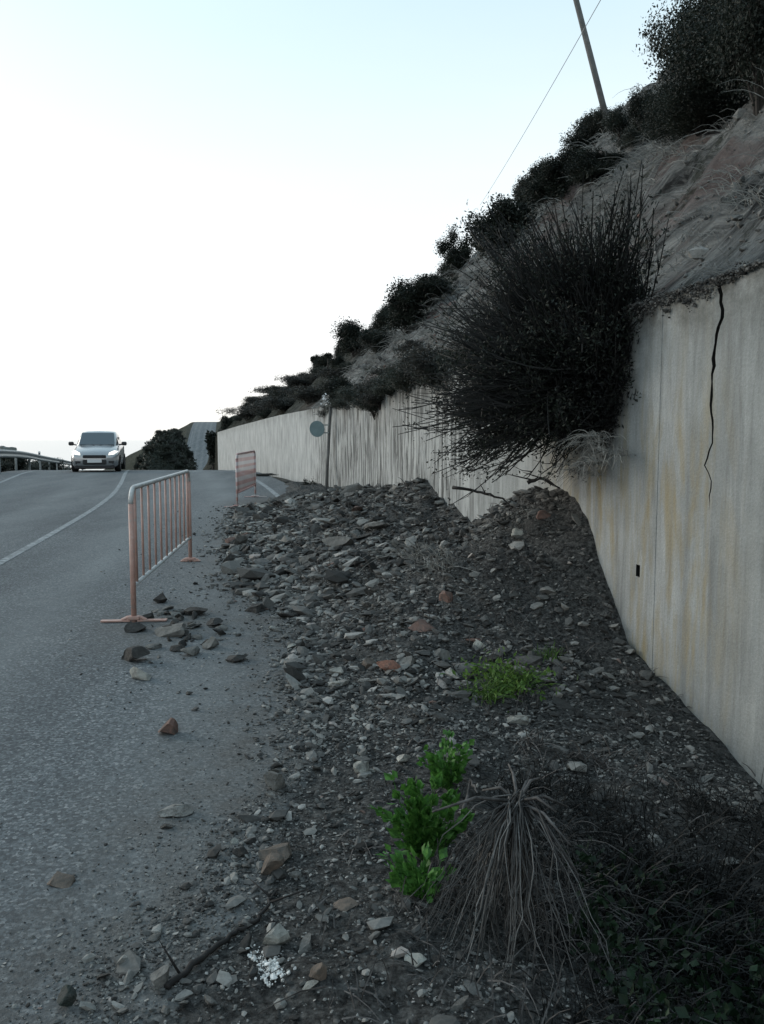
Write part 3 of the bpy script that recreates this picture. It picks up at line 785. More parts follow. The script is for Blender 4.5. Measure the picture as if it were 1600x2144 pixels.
# shrubs of the hillside: px,py = foot in the photograph, w,h = size in pixels
HS = [
 ('opencrown',1,1440,215,170,260,'tall ragged dark shrub with sky showing through, top right of the slope'),
 ('thicket',2,1500,262,250,240,'dense black shrub at the foot of the ragged tall shrub'),
 ('thicket',3,1590,235,220,330,'broad dark shrub cut off by the right edge of the photo'),
 ('thicket',4,1400,300,130,130,'low dark shrub right of the pole, left end of the dense thicket'),
 ('sparse',5,1300,290,64,80,'small open shrub just right of the pole base'),
 ('tall',6,1345,285,70,90,'small upright shrub between the pole and the dense thicket'),
 ('thicket',9,1560,150,220,260,'dark shrub high in the top right corner behind the ragged tall shrub'),
 ('thicket',3,1470,275,170,110,'low dark undergrowth at the lower edge of the dense thicket'),
 ('dense',9,1235,385,100,55,'dark ridge shrub below and left of the pole base'),
 ('dense',4,1165,420,100,80,'dark ridge shrub midway between pole and round shrub'),
 ('tall',10,1120,440,70,70,'small dark ridge shrub just right of the thin twiggy plant'),
 ('dense',2,1262,362,100,52,'low dark shrub in front of the pole base'),
 ('dense',4,1205,385,110,75,'low dark shrub on the ridge left of the pole'),
 ('scrub',7,1150,415,90,60,'brownish ridge shrub between the pole and the round shrub'),
 ('sparse',8,1095,440,46,80,'thin twiggy plant standing up from the ridge'),
 ('dense',9,1042,545,135,135,'rounded dark green shrub on the ridge above the hanging bush'),
 ('tall',10,948,580,76,90,'dark shrub with a ragged crown left of the rounded ridge shrub'),
 ('dense',3,905,640,100,70,'low shrub on the ridge behind the hanging bush tips'),
 ('tall',6,850,700,120,100,'ragged twin topped shrub midway along the ridge'),
 ('dense',9,742,745,85,78,'rounded dark shrub standing on the ridge above the far wall'),
 ('dense',2,790,740,80,60,'low dark shrub filling the gap between two ridge shrubs'),
 ('scrub',11,870,745,95,70,'scrubby bush on the slope below the ridge shrubs'),
 ('dense',4,905,810,110,90,'dark bush on the slope at the left of the hanging bush'),
 ('scrub',7,820,790,110,60,'brown scrub clump across the pale slope edge'),
 ('grey',12,860,835,110,70,'grey green scrub hanging over the wall top left of the big bush'),
 ('grey',13,760,840,90,60,'grey green scrub at the wall top right of the road sign'),
 ('dense',9,715,850,60,60,'dark leafy clump at the wall top above the road sign'),
 ('scrub',11,700,800,80,50,'low scrub on the slope above the road sign'),
 ('scrub',14,650,845,90,58,'brown scrub along the wall top left of the road sign'),
 ('scrub',7,600,858,90,56,'brown scrub on the far wall top, second clump left of the sign'),
 ('scrub',11,555,868,80,54,'brown scrub on the far wall top, third clump left of the sign'),
 ('scrub',14,520,880,70,48,'brown scrub on the far wall top, next to the dark end tree'),
 ('scrub',7,640,815,90,45,'grey brown scrub on the skyline left of the ridge shrubs'),
 ('scrub',14,585,835,90,42,'grey brown scrub on the lower skyline above the far wall'),
 ('scrub',11,535,850,60,36,'grey brown scrub at the low end of the skyline'),
]
for (kd, sd, px, py, w, h, lb) in HS:
    g = hill_hit(px, py)
    s = g.y/F*1.02
    shrub(kd, sd, g - Vector((0, 0, .10)), w*s*1.28, h*s*1.12, lb)
for k in range(16):
    Y = 8.6+k*.95+random.uniform(-.3,.3); w = random.uniform(.7,1.2); kd, sd = [('grey',12),('scrub',11),('grey',13),('scrub',14)][k % 4]
    shrub(kd, sd, (xof(WQ+random.uniform(-.02,.3), Y), Y, wall_top(Y)-random.uniform(.15,.5)), w, w*random.uniform(.5,.8), 'ragged scrub drooping over the wall top between the hanging bush and the road sign', group='scrub drooping over the wall')
for k, (Y, w, h, kd, sd, lb) in enumerate(((9.6,1.0,.75,'grey',12,'grey scrub spilling over the wall top just beyond the big hanging bush'), (11.2,1.15,.8,'scrub',11,'brown scrub spilling over the wall above the pale hanging branch'),
        (13.0,1.2,.7,'grey',13,'grey scrub spilling over the wall left of the pale hanging branch'), (15.2,1.3,.75,'scrub',14,'brown scrub spilling over the wall midway to the road sign'),
        (17.8,1.4,.8,'grey',12,'grey scrub spilling over the wall right of the road sign'), (20.6,1.4,1.0,'dense',9,'dark leafy scrub spilling over the wall beside the road sign'))):
    q = WQ+.12; shrub(kd, sd, (xof(q, Y), Y, wall_top(Y)-.22), w, h, lb, rz=k*1.1)
for k in range(95):
    Y = 13+45*random.random()**.9; q = random.uniform(WQ+.5, 12.9)
    if fbm(q*.5, Y*.25, 8.8, 2) < -.12: continue
    kd, sd = random.choice([('grey',12),('scrub',11),('scrub',14),('grey',13),('dense',4),('dense',9)] if q < 10.5 else [('dense',4),('dense',9),('dense',2),('tall',6),('tall',10)])
    w = random.uniform(.7, 1.25)*(.75+.012*Y); shrub(kd, sd, (xof(q, Y), Y, ground_z(q, Y)-.12), w, w*random.uniform(.65, 1.0),
        'scrub bush in the ragged band on the slope left of the big hanging bush', group='scrub bushes on the slope')
for k in range(17):
    Y = 20.5+k*1.0; q = random.uniform(10.9, 12.0); w = random.uniform(1.05, 1.5); kd, sd = [('dense',4),('dense',9),('tall',10),('dense',3)][k % 4]
    shrub(kd, sd, (xof(q, Y), Y, ground_z(q, Y)-.2), w, w*random.uniform(.6, 1.0), 'dark shrub merging into the ragged ridge line above the big hanging bush', group='merged shrubs on the ridge')
# two slender sprouts on the skyline
mb = None
for (px, py, w, h, lb) in ((659,768,24,34,'slender sapling with a tufted top, left one on the skyline'), (686,766,18,30,'smaller slender sapling with a tufted top, right one on the skyline')):
    g = hill_hit(px, py); s = g.y/F
    r = empty('sapling', g - Vector((0,0,.1)))
    mb = MB(); mb.tube([(0,0,-.1), (.03,0,h*s*.5), (-.02,0,h*s*.8)], [.05,.035,.02], 5); mb.build('trunk', M['bark'], r)
    Pp, _ = clump_points(520, (w*s, w*s, h*s*.5), 6, 3, .3); Pp[:, 2] += h*s*.85
    V, Fc = leaves(Pp, .22*w*s, .45, -.4, 3); mesh_np('crown', V, Fc, M['leaf_dark'], r)
    tag(r, lb, 'tree')
# trees at the far end of the wall
def tree(loc, w, h, label, seed, mt='leaf_dark', name='tree', trunk=.35, n_=5200):
    r = empty(name, loc)
    mb = MB(); mb.tube([(0,0,-.3), (w*.02,0,h*.3), (-w*.02,0,h*.62)], [h*.035, h*.026, h*.012], 7)
    for k in range(5):
        a = k*1.3; mb.tube([(w*.01,0,h*.3), (math.cos(a)*w*.18, math.sin(a)*w*.18, h*.5), (math.cos(a)*w*.3, math.sin(a)*w*.3, h*.68)], [h*.014,h*.01,h*.004], 5)
    mb.build('trunk', M['bark'], r)
    Pp, _ = clump_points(n_, (w, w, h*(1-trunk*.4)), 14, seed, .3); Pp[:, 2] += h*(.5+trunk*.2)
    V, Fc = leaves(Pp, max(w, h)*.055, .55, .2, seed); mesh_np('crown', V, Fc, M[mt], r)
    tag(r, label, 'tree'); return r
for (px, pyb, pyt, Y, w, lb, sd) in (
  (447,1000,888,62,34,'dark narrow tree standing at the far end of the wall',21),
  (478,930,868,60,46,'dark rounded tree over the far end of the wall',22)):
    b_ = at(px, pyb, Y); t_ = at(px, pyt, Y); tree((b_.x, Y, b_.z), w*Y/F, t_.z-b_.z, lb, sd)
# wooded knoll left of the distant road
def knoll_z(X, Y): return 0
kb = at(328, 985, 178)
V = []; nk = 34
for i_ in range(nk+1):
    for j_ in range(nk+1):
        u, v = i_/nk*2-1, j_/nk*2-1; rr = math.hypot(u*(1.0 if u < 0 else .9), v)
        hz = 11.0*max(0, 1-rr**2.6)*(.62+.38*sst(-1,.5,u)) + .5*fbm(u*5, v*5, 2, 3)
        V.append((kb.x+u*6.4, 184+v*13, kb.z-2.4+hz))
n = nk+1; i, j = np.meshgrid(np.arange(nk), np.arange(nk), indexing='ij'); a = (i*n+j).ravel()
kn = mesh_np('wooded_knoll', V, np.stack([a, a+n, a+n+1, a+1], 1), M['leaf_dark'], smooth=True)
tag(kn, 'rounded dark knoll left of the distant road', 'hill', kind='structure')
VK = np.array(V)
for k in range(70):
    p_ = VK[random.choice([ii for ii in range(len(VK)) if VK[ii][2] > kb.z-.6 and VK[ii][1] < 188])]
    w = random.uniform(1.5, 2.8)
    shrub(['dense','grey','scrub'][k % 3], [2,12,7][k % 3], Vector(p_)-Vector((0,0,.2)), w, w*.75, 'dark bush among those covering the rounded knoll by the distant road', group='bushes on the far knoll')
sel = VK[(VK[:, 2] > kb.z-3)]; g = np.random.default_rng(5)
C = sel[g.integers(0, len(sel), 9000)] + g.normal(0, .25, (9000, 3)); C[:, 2] += .15
V_, F_ = leaves(C, .55, .6, .6, 15); o = mesh_np('knoll_scrub', V_, F_, M['leaf_grey']); tag(o, 'dark scrub covering the far knoll', 'scrub', kind='stuff')
# ------------------------------------------------------------------ the big hanging broom bush
def broom_bush():
    Yb = 6.35; root0 = Vector((xof(WQ+.12, Yb), Yb, wall_top(Yb)-.02))
    r = empty('hanging_bush', root0)
    tag(r, 'huge black broom bush hanging over the wall with spiky stems', 'bush')
    g = np.random.default_rng(11); N = 2000
    # directions on a ball, weighted to the road side; u = away from the slope, v = along the wall, w = up
    d = g.normal(size=(N*3, 3)); d /= np.linalg.norm(d, axis=1, keepdims=True)
    d = d[(d[:, 0] > -.35) & (d[:, 2] > -.93)][:N]; N = len(d)
    hx = np.array([-1, .18, 0.]); hx /= np.linalg.norm(hx)
    al = np.array([-.18, 1, 0.]); al /= np.linalg.norm(al); upv = np.array([0,0,1.])
    cen = np.array([xof(5.42, 6.5), 6.5, CAMZ+.60]) - np.array(root0)
    st = cen*g.uniform(.0, .75, (N, 1)) + g.normal(0, .16, (N, 3))
    tip = cen + (hx*d[:, :1]*.98 + al*d[:, 1:2]*1.12 + upv*d[:, 2:3]*(1.06))*g.uniform(.62, 1.06, (N, 1))*(1+.10*np.sin(d[:, 1:2]*9)+.09*np.sin(d[:, 2:3]*11)+.06*np.sin(d[:, 1:2]*23+d[:, 2:3]*17))
    cl = np.array([noise.noise(Vector(v*2.3)+Vector((4, 1, 7)))+.5*noise.noise(Vector(v*5.1)) for v in d])[:, None]
    tip = cen + (tip-cen)*(.97+.26*cl)
    lowz = np.maximum(0, -d[:, 2:3]); tip = tip + hx*.34*lowz - upv*.10*lowz*np.maximum(0, d[:, 1:2]) + al*.12*lowz
    K = 7; t = np.linspace(0, 1, K)[None, :, None]
    mid = (st+tip)*.5 - upv*g.uniform(.08, .34, (N, 1))*(1-.5*np.maximum(d[:, 2:3], 0)) + g.normal(0, .05, (N, 3))
    tipu = tip + upv*.14 + hx*.05*(d[:, 2:3] < .2)
    Pp = (1-t)**2*st[:, None]+2*t*(1-t)*mid[:, None]+t*t*tipu[:, None]
    rad = g.uniform(.004, .0085, (N, 1))*np.linspace(1.2, .5, K)[None]
    parts = [tubes(Pp, rad)]
    # side twigs
    for _ in range(4):
        kk = g.integers(2, K-1, N); s0 = Pp[np.arange(N), kk]; dr = Pp[np.arange(N), kk+1]-s0 if True else 0
        dr /= np.linalg.norm(dr, axis=1, keepdims=True); dr = dr + g.normal(0, .38, (N, 3)); dr[:, 2] += .2
        dr /= np.linalg.norm(dr, axis=1, keepdims=True); L = g.uniform(.06, .22, (N, 1))
        tt = np.linspace(0, 1, 3)[None, :, None]
        Q = s0[:, None] + dr[:, None]*L[:, None]*tt; Q[:, 2, 2] += .03
        parts.append(tubes(Q, g.uniform(.0028, .0048, (N, 1))*np.array([[1.1, .8, .4]])))
    V, Fc = join(parts); mesh_np('stems', V, Fc, M['broom'], r)
    # small leaves in clumps along the outer stems
    lp = []
    keep = np.where(np.sin(d[:, 1]*7+1)+np.sin(d[:, 2]*8+2)+g.normal(0, .6, N) > -.1)[0]
    for _ in range(30):
        kk = g.integers(2, K, len(keep)); lp.append(Pp[keep, kk] + g.normal(0, .035, (len(keep), 3)))
    V, Fc = leaves(np.concatenate(lp), .030, .42, .4, 8); mesh_np('leaves', V, Fc, M['leaf_dark'], r)
    # leaves deep in the bush
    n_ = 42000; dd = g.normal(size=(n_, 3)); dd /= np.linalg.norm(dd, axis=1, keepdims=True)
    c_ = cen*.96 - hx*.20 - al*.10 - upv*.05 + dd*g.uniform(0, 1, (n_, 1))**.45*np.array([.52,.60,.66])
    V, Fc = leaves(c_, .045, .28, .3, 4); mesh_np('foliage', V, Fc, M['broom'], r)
    mb = MB()
    for k in range(9):
        e = Vector(cen)+Vector((random.uniform(-.3,.05), random.uniform(-.1,.45), random.uniform(-.15,.4)))
        mb.tube([(.12,0,-.1), Vector((0,0,.1))+e*.3, e], [.035,.025,.012], 6)
    mb.build('trunk', M['bark'], r)
broom_bush()

# ------------------------------------------------------------------ dry growth on slope and heap, plants
def tuft(loc, n_, L, spread, droop, rad, seed, r0=.03, K=6, lean=(0,0), wob=.04):
    g = np.random.default_rng(seed); a = g.uniform(0, 6.283, n_); e = g.uniform(.05, 1, n_)*spread
    d = np.stack([np.cos(a)*np.sin(e)+lean[0], np.sin(a)*np.sin(e)+lean[1], np.cos(e)], 1)
    ln = L*g.uniform(.55, 1.1, (n_, 1)); t = np.linspace(0, 1, K)[None, :, None]
    s0 = g.normal(0, r0, (n_, 3)); s0[:, 2] = 0
    P = s0[:, None] + d[:, None]*ln[:, None]*t
    P[:, :, 2] -= (droop*ln*(np.linspace(0, 1, K)[None]**2))*g.uniform(.6, 1.4, (n_, 1))
    P += g.normal(0, wob*L, (n_, K, 3))*t*.3
    return tubes(P + np.array(loc)[None, None], rad*g.uniform(.6, 1.3, (n_, 1))*np.linspace(1, .35, K)[None])
# dry wisps all over the cut slope: one object
parts = []
for k in range(750):
    Y = random.uniform(3.2, 26) if k % 3 else random.uniform(3.2, 12); q = random.uniform(WQ+.4, 11.5)
    z = ground_z(q, Y); s = random.uniform(.14, .5)
    parts.append(tuft((xof(q, Y), Y, z-.01), random.randint(6, 14), s, 1.3, .8, .002+.0003*Y, 1000+k, .09, 5, (-.65,-.12)))
V, Fc = join(parts); o = mesh_np('dry_slope_grass', V, Fc, M['dry_pale']); tag(o, 'wisps of dry grass and roots over the cut slope', 'dry grass', kind='stuff')
# stones and rubble on the slope above the wall
P = []; D = []; T = []
for k in range(4200):
    Y = 3 + 22*random.random()**1.5; q = WQ+WTH*.2 + abs(random.gauss(0, 1.2)) if k % 2 else random.uniform(WQ+.3, 11.6)
    s = .03*math.exp(random.gauss(0, .6))*(1+.05*Y); z = ground_z(q, Y) if q > WQ+WTH else wall_top(Y)+.01
    P.append((xof(q, Y), Y, z+s*.15)); D.append((s*random.uniform(.8,1.4), s*random.uniform(.6,1), s*random.uniform(.4,.9))); T.append(min(.97, .25+.75*random.betavariate(2, 2)) if random.random() < .96 else 1)
stones_stuff('slope_rubble', np.array(P), np.array(D), M['gravel'], np.array(T), 19, 'loose rubble on the cut slope and along the wall top', 'rubble')
P = []; D = []; T = []
for k in range(9000):
    Y = random.uniform(3.6, 6.6); a = random.random()
    lim = max(0, .24*sst(4.2, 5.3, Y)*(.45+1.1*fbm(Y*3.2, 1, 1, 4))) + .012
    q = WQ - .005 - random.random()*.03 if a < .5 else WQ + random.uniform(0, .4)
    z = wall_top(Y) + (.02 - random.random()**1.6*lim if a < .5 else .01+random.random()*.07*sst(-.6,.5,fbm(Y*4, 3, 2, 3)))
    sz_ = .010*math.exp(random.gauss(0, .55)); P.append((xof(q, Y), Y, z)); D.append((sz_*1.3, sz_*1.0, sz_*.8)); T.append(random.betavariate(1.5, 3))
stones_stuff('spilled_soil', np.array(P), np.array(D), M['gravel'], np.array(T), 29, 'soil and stones spilling over the near wall top above the crack', 'soil')
# dry litter on the heap (twigs): one object
parts = []
for k in range(520):
    Y = 1.6 + 14*random.random()**1.6; l = qL(Y); q = l+.25+(WQ-.1-l-.25)*random.random()**.7
    X = xof(q, Y); z = H(X, Y); s = random.uniform(.08, .24)
    parts.append(tuft((X, Y, z+.01), random.randint(2, 6), s, 1.45, .35, .0022+.0003*Y, 3000+k, .05, 4))
V, Fc = join(parts); o = mesh_np('twig_litter', V, Fc, M['dry']); tag(o, 'dry twigs and roots littering the slide debris', 'twigs', kind='stuff')
# dry root bundles on the face of the heap
for i, (px, py, n_, L, lb) in enumerate(((880,1170,40,.55,'dry root bundle on the crest of the heap below the far wall'), (930,1190,34,.5,'dry root bundle right of another on the face of the heap'),
      (1240,1600,40,.30,'thin dry grass standing at the right above the dark hollow'), (1110,1560,26,.26,'thin dry stems standing above the dead drooping plant'))):
    g = hit(px, py); V, Fc = tuft((0,0,0), n_, L, 1.2, .6, .004, 50+i, .06, 6, (-.2,-.3))
    o = mesh_np('dry_grass', V, Fc, M['dry_pale' if i < 2 else 'dry']); o.location = g; tag(o, lb, 'dry grass')
# dead drooping plant
def dead_plant():
    c = at(1085, 1678, 2.62); gz = H(c.x, c.y)
    r = empty('dead_plant', (c.x, c.y, gz)); h = c.z-gz
    tag(r, 'dead grey plant with long stalks drooping from one crown', 'dead plant')
    g = np.random.default_rng(31); N = 165; K = 9
    # stalks fan down towards the road and the camera
    ax = np.concatenate([g.normal(-.12, .17, 130), g.uniform(-.42, .26, N-130)])
    ay = g.normal(-.34, .13, N); t = np.linspace(0, 1, K)[None]
    ln = np.where(g.random((N, 1)) < .45, g.uniform(.40, .8, (N, 1)), g.uniform(.85, 1.15, (N, 1)))
    ay = ay*g.uniform(.5, 1.2, N)
    X_ = ax[:, None]*ln*(1-(1-t)**1.35); Y_ = ay[:, None]*ln*(1-(1-t)**1.5)
    Z_ = h + .02*np.sin(np.pi*np.minimum(1, t*1.6)) - (h+.04)*ln*t**g.uniform(.85, 1.7, (N, 1))
    kink = np.cumsum(g.normal(0, .011, (N, K, 3)), 1)*(g.random((N, 1, 1)) < .6)
    clump = np.sin(ax*38)[:, None, None]*np.array([.035, 0, 0])*t[..., None]
    P = np.stack([X_, Y_, Z_], -1) + g.normal(0, .012, (N, K, 3))*t[..., None] + kink + clump
    P[:, 0] += g.normal(0, .012, (N, 3))
    for n_ in range(N):
        for k in range(K):
            gz2 = H(c.x+P[n_, k, 0], c.y+P[n_, k, 1])-gz+.006
            if P[n_, k, 2] < gz2: P[n_, k, 2] = gz2
    rad = np.exp(g.normal(-6.05, .42, (N, 1)))*np.linspace(1, .45, K)[None]
    V, Fc = tubes(P, rad, 4); mesh_np('stalks', V, Fc, M['dead'], r, True, attr={'tone': np.repeat(g.beta(1.5, 1.8, N), K*4)})
    mb = MB()
    for (px, py, Y) in ((1135,1628,2.75), (1118,1632,2.8), (1190,1690,2.66), (1010,1655,2.7), (1165,1700,2.5), (1195,1770,2.4), (1205,1820,2.38), (1065,1600,2.85), (905,1700,2.5)):
        e = at(px, py, Y); e = Vector((e.x-c.x, e.y-c.y, e.z-gz)); s0 = Vector((0,0,h)); mdl = (s0+e)*.5+Vector((0,0,.03))
        mb.tube([s0, mdl, e], [.0065,.0055,.003], 6)
    mb.build('broken_stem', M['dry'], r, True)
    mb = MB(); mb.tube([(.03,.06,-.05), (.02,.03,h*.5), (0,0,h+.01)], [.035,.028,.02], 8); mb.build('crown', M['dry'], r, True)
dead_plant()
parts = []
g0 = at(1085, 1678, 2.62)
for k in range(95):
    X = g0.x + random.gauss(.08, .24); Y = g0.y + random.gauss(.10, .22)
    parts.append(tuft((X, Y, H(X, Y)), random.randint(7, 13), random.uniform(.14, .34), 1.35, .7, .0024, 8000+k, .05, 6, (random.uniform(-.3,.3), -.2)))
V, Fc = join(parts); o = mesh_np('dry_tangle', V, Fc, M['dry']); tag(o, 'tangle of broken dry stems behind the crown of the dead plant', 'dead stems', kind='stuff')
# second dry fan, left leaning stick near the weed
def weed(px, py, wpx, hpx, mt, label, n_, lsize, seed, name='weed', asp=.55, up=.5):
    g0 = hit(px, py); s = g0.y*cp/F*1.05; w, h = wpx*s, hpx*s
    r = empty(name, g0); g = np.random.default_rng(seed)
    N = 26; K = 5; a = g.uniform(0, 6.28, N); rr = g.uniform(.05, .5, (N, 1))*w
    t = np.linspace(0, 1, K)[None]; hh_ = h*g.uniform(.35, 1, (N, 1))
    P = np.stack([np.cos(a)[:, None]*rr*t**.8, np.sin(a)[:, None]*rr*t**.8*.8, hh_*t], -1)
    mesh_np('stem', *tubes(P, np.full((N, K), .0022)*np.linspace(1, .5, K)[None], 4), M[mt], r)
    kk = g.integers(1, K, n_); ii = g.integers(0, N, n_)
    C = P[ii, kk] + g.normal(0, .006, (n_, 3)); d = C.copy(); d[:, 2] *= .2; d /= np.linalg.norm(d, axis=1, keepdims=True)+1e-6
    V, Fc = leaves(C, lsize, asp, up, seed, d); mesh_np('leaves', V, Fc, M[mt], r)
    tag(r, label, 'weed'); return r
weed(882, 1800, 175, 165, 'leaf_bright', 'bright green leafy weed left of the dead drooping plant, its widest clump', 680, .043, 61, asp=.7)
weed(938, 1655, 115, 110, 'leaf_bright', 'bright green leafy weed nearest the top of the green group', 270, .037, 62, asp=.7)
weed(878, 1880, 130, 90, 'leaf_bright', 'low green weed at the bottom of the green group beside the stalks', 240, .036, 63, asp=.7)
# grassy tuft
g0 = hit(1050, 1455); r = empty('grass_tuft', g0); tag(r, 'yellow green grassy tuft growing on the gravel heap', 'grass tuft')
parts = [tuft((dx, dy, 0), 60, .24, 1.0, .5, .0032, 70+k, .05, 5) for k, (dx, dy) in enumerate(((-.05,0),(.08,.1),(.16,.18),(-.1,-.08),(.02,.2)))]
V, Fc = join(parts); mesh_np('blades', V, Fc, M['leaf_grass'], r)
gg = np.random.default_rng(8); C = gg.normal(0, 1, (420, 3))*np.array([.13,.14,.05])+np.array([.03,.06,.10])
V, Fc = leaves(C, .035, .45, .6, 9); mesh_np('leaves', V, Fc, M['leaf_grass'], r)
g0 = hit(1150, 1380); V, Fc = tuft((0,0,0), 40, .16, .8, .4, .003, 77, .04, 5); o = mesh_np('grass_tuft', V, Fc, M['leaf_grass']); o.location = g0; tag(o, 'small grass tuft just right of the big grassy tuft', 'grass tuft')
# dark leafy ground cover, bottom right
C = []
for k in range(6200):
    px, py = random.uniform(1120, 1720), random.uniform(1840, 2330)
    X = random.uniform(.35, 2.05); Y = random.uniform(1.15, 3.0)
    if qof(X, Y) > WQ-.02 or fbm(X*2.4, Y*2.4, 3.3, 3) < -.12+.35*max(0, (Y-2.2)): continue
    if X < .62+.1*math.sin(Y*5): continue
    C.append((X, Y, H(X, Y)+random.uniform(.01, .14)))
V, Fc = leaves(np.array(C), .034, .75, .6, 14); o = mesh_np('ground_cover', V, Fc, M['leaf_cover'])
tag(o, 'dark green leafy ground cover in the near verge', 'ground cover', kind='stuff')
# tangle of dark dry stems in the hollow
parts = []
for k in range(430):
    X = random.uniform(.5, 1.95); Y = random.uniform(1.7, 3.7)
    if qof(X, Y) > WQ-.05: continue
    parts.append(tuft((X, Y, H(X, Y)), random.randint(8, 16), random.uniform(.12, .30), 1.3, .5, .0022, 5000+k, .06, 5))
V, Fc = join(parts); o = mesh_np('dark_dry_stems', V, Fc, M['broom']); tag(o, 'tangle of dark dead stems in the hollow by the wall', 'dead stems', kind='stuff')

parts = []
for k in range(85):
    X = random.gauss(1.12, .17); Y = random.gauss(2.72, .24)
    if qof(X, Y) > WQ-.1: continue
    parts.append(tuft((X, Y, H(X, Y)), random.randint(14, 24), random.uniform(.22, .46), 1.0, .6, .0028, 9000+k, .07, 6, (random.uniform(-.3,.3), -.1)))
V, Fc = join(parts); o = mesh_np('dead_bush', V, Fc, M['broom']); tag(o, 'bulky black dead bush right of the drooping dead plant', 'dead bush')
# weeds at the foot of the far wall, plants on the wall top
for (kd, sd, px, pyb, w, h, Y, lb) in (('tall',6,648,1012,52,80,22.3,'dark bushy weed at the wall foot left of the sign post'), ('scrub',7,600,1000,70,18,25.5,'low dark weed strip at the far wall foot, right clump'),
      ('scrub',11,560,994,60,14,27.5,'low dark weed strip at the far wall foot, left clump'), ('scrub',14,670,1018,50,30,21.2,'low weed around the sign post foot')):
    b_ = at(px, pyb, Y); q = qof(b_.x, Y); b_.z = ground_z(min(q, 5.4), Y); b_.x = xof(min(q, 5.3), Y); s = Y/F
    shrub(kd, sd, b_, w*s, h*s, lb, 'weed', 'weed')

# ------------------------------------------------------------------ branches
def branch(pts, r0, mat, label, twigs=0, name='branch', seed=0):
    rnd = random.Random(seed); pts = [Vector(p_) for p_ in pts]; P = []
    for a_, b_ in zip(pts[:-1], pts[1:]):
        for k in range(5): P.append(a_.lerp(b_, k/5)+Vector((rnd.gauss(0,1), rnd.gauss(0,1), rnd.gauss(0,1)))*r0*.35)
    P.append(pts[-1]); n_ = len(P); mb = MB(); o0 = P[0].copy(); P = [p_-o0 for p_ in P]
    mb.tube(P, [r0*(1-.65*k/(n_-1)) for k in range(n_)], 7)
    for k in range(twigs):
        i_ = rnd.randrange(2, n_-1); d = Vector((rnd.gauss(0,1), rnd.gauss(0,1), abs(rnd.gauss(0,.7)))).normalized()*r0*rnd.uniform(8,16)
        mb.tube([P[i_], P[i_]+d*.5, P[i_]+d], [r0*.4, r0*.3, r0*.1], 5)
    o = mb.build(name, M[mat], None, True); o.location = o0; tag(o, label, 'branch'); return o
sp_ = [(345,2075),(400,2030),(455,1985),(500,1952),(540,1930),(565,1895),(582,1868)]
sp3 = [hit(*p_) for p_ in sp_]
branch([p_+Vector((0,0,.008)) for p_ in sp3], .011, 'darkwood', 'long dark curved stick along the edge of the debris in the foreground', 3, 'stick', 1)
g1, g2 = hill_hit(842, 782), None
Yw, zw = wall_hit(792, 876); e = Vector((xof(WQ-.06, Yw), Yw, zw))
s0 = at(842, 782, Yw+.8); branch([s0, s0.lerp(e, .5)+Vector((0,0,.05)), e], .035, 'palewood', 'pale bleached branch hanging from the slope over the far wall', 0, 'branch', 2)
branch([at(948,1020,7.6), at(1000,1028,7.5), at(1045,1040,7.35), at(1075,1062,7.25)], .016, 'darkwood', 'dark twig poking left from the crest of the heap below the hanging bush', 4, 'branch', 3)
branch([at(1105,1010,6.75), at(1135,1000,6.7), at(1172,1022,6.6)], .018, 'darkwood', 'dark snapped twig at the crest of the heap against the wall', 3, 'branch', 4)
g_ = hit(880, 2000); branch([at(880,1992,2.45), at(930,1925,2.55), at(962,1885,2.6)], .008, 'dry_pale', 'pale straight stick under the dead drooping plant', 0, 'stick', 5)
g_ = hit(985, 1660); branch([hit(965,1740)+Vector((0,0,.02)), hit(985,1690)+Vector((0,0,.12)), at(1000,1660,3.1)], .008, 'dry', 'short bent stick between the green weed and the dead plant', 0, 'stick', 6)
# light fallen stones stuck at the wall top under the bush
for i, (px, py, w, h, mt, lb) in enumerate(((1140,1040,34,22,'st_red','pinkish rock on the heap crest right under the hanging bush'),
                                   (1085,1030,36,20,'st_pale','pale tan rock on the heap crest under the bush tips'))):
    Y = 6.75; c = at(px, py, Y); s = Y/F; q = min(qof(c.x, Y), WQ-.12)
    V = rock_shape(I3, (w*s, w*s*.8, h*s), 12, .05, 300+i); o = mesh_np('rock', V, I3[1], M[mt])
    z = H(xof(q, Y), Y)
    o.location = (xof(q, Y), Y, z+h*s*.3); tag(o, lb, 'rock')

parts = []
for k in range(16):
    Y = random.uniform(5.75, 6.6); parts.append(tuft((xof(WQ-.05-random.random()*.2, Y), Y, 1.50+random.uniform(-.12,.14)-.05*(k % 3)), 26, .2, 1.5, .9, .0035, 7000+k, .05, 5, (-.4,-.1)))
V, Fc = join(parts); o = mesh_np('root_mat', V, Fc, M['dry_pale']); tag(o, 'mat of pale roots and dry grass caught on the wall under the hanging bush', 'roots', kind='stuff')
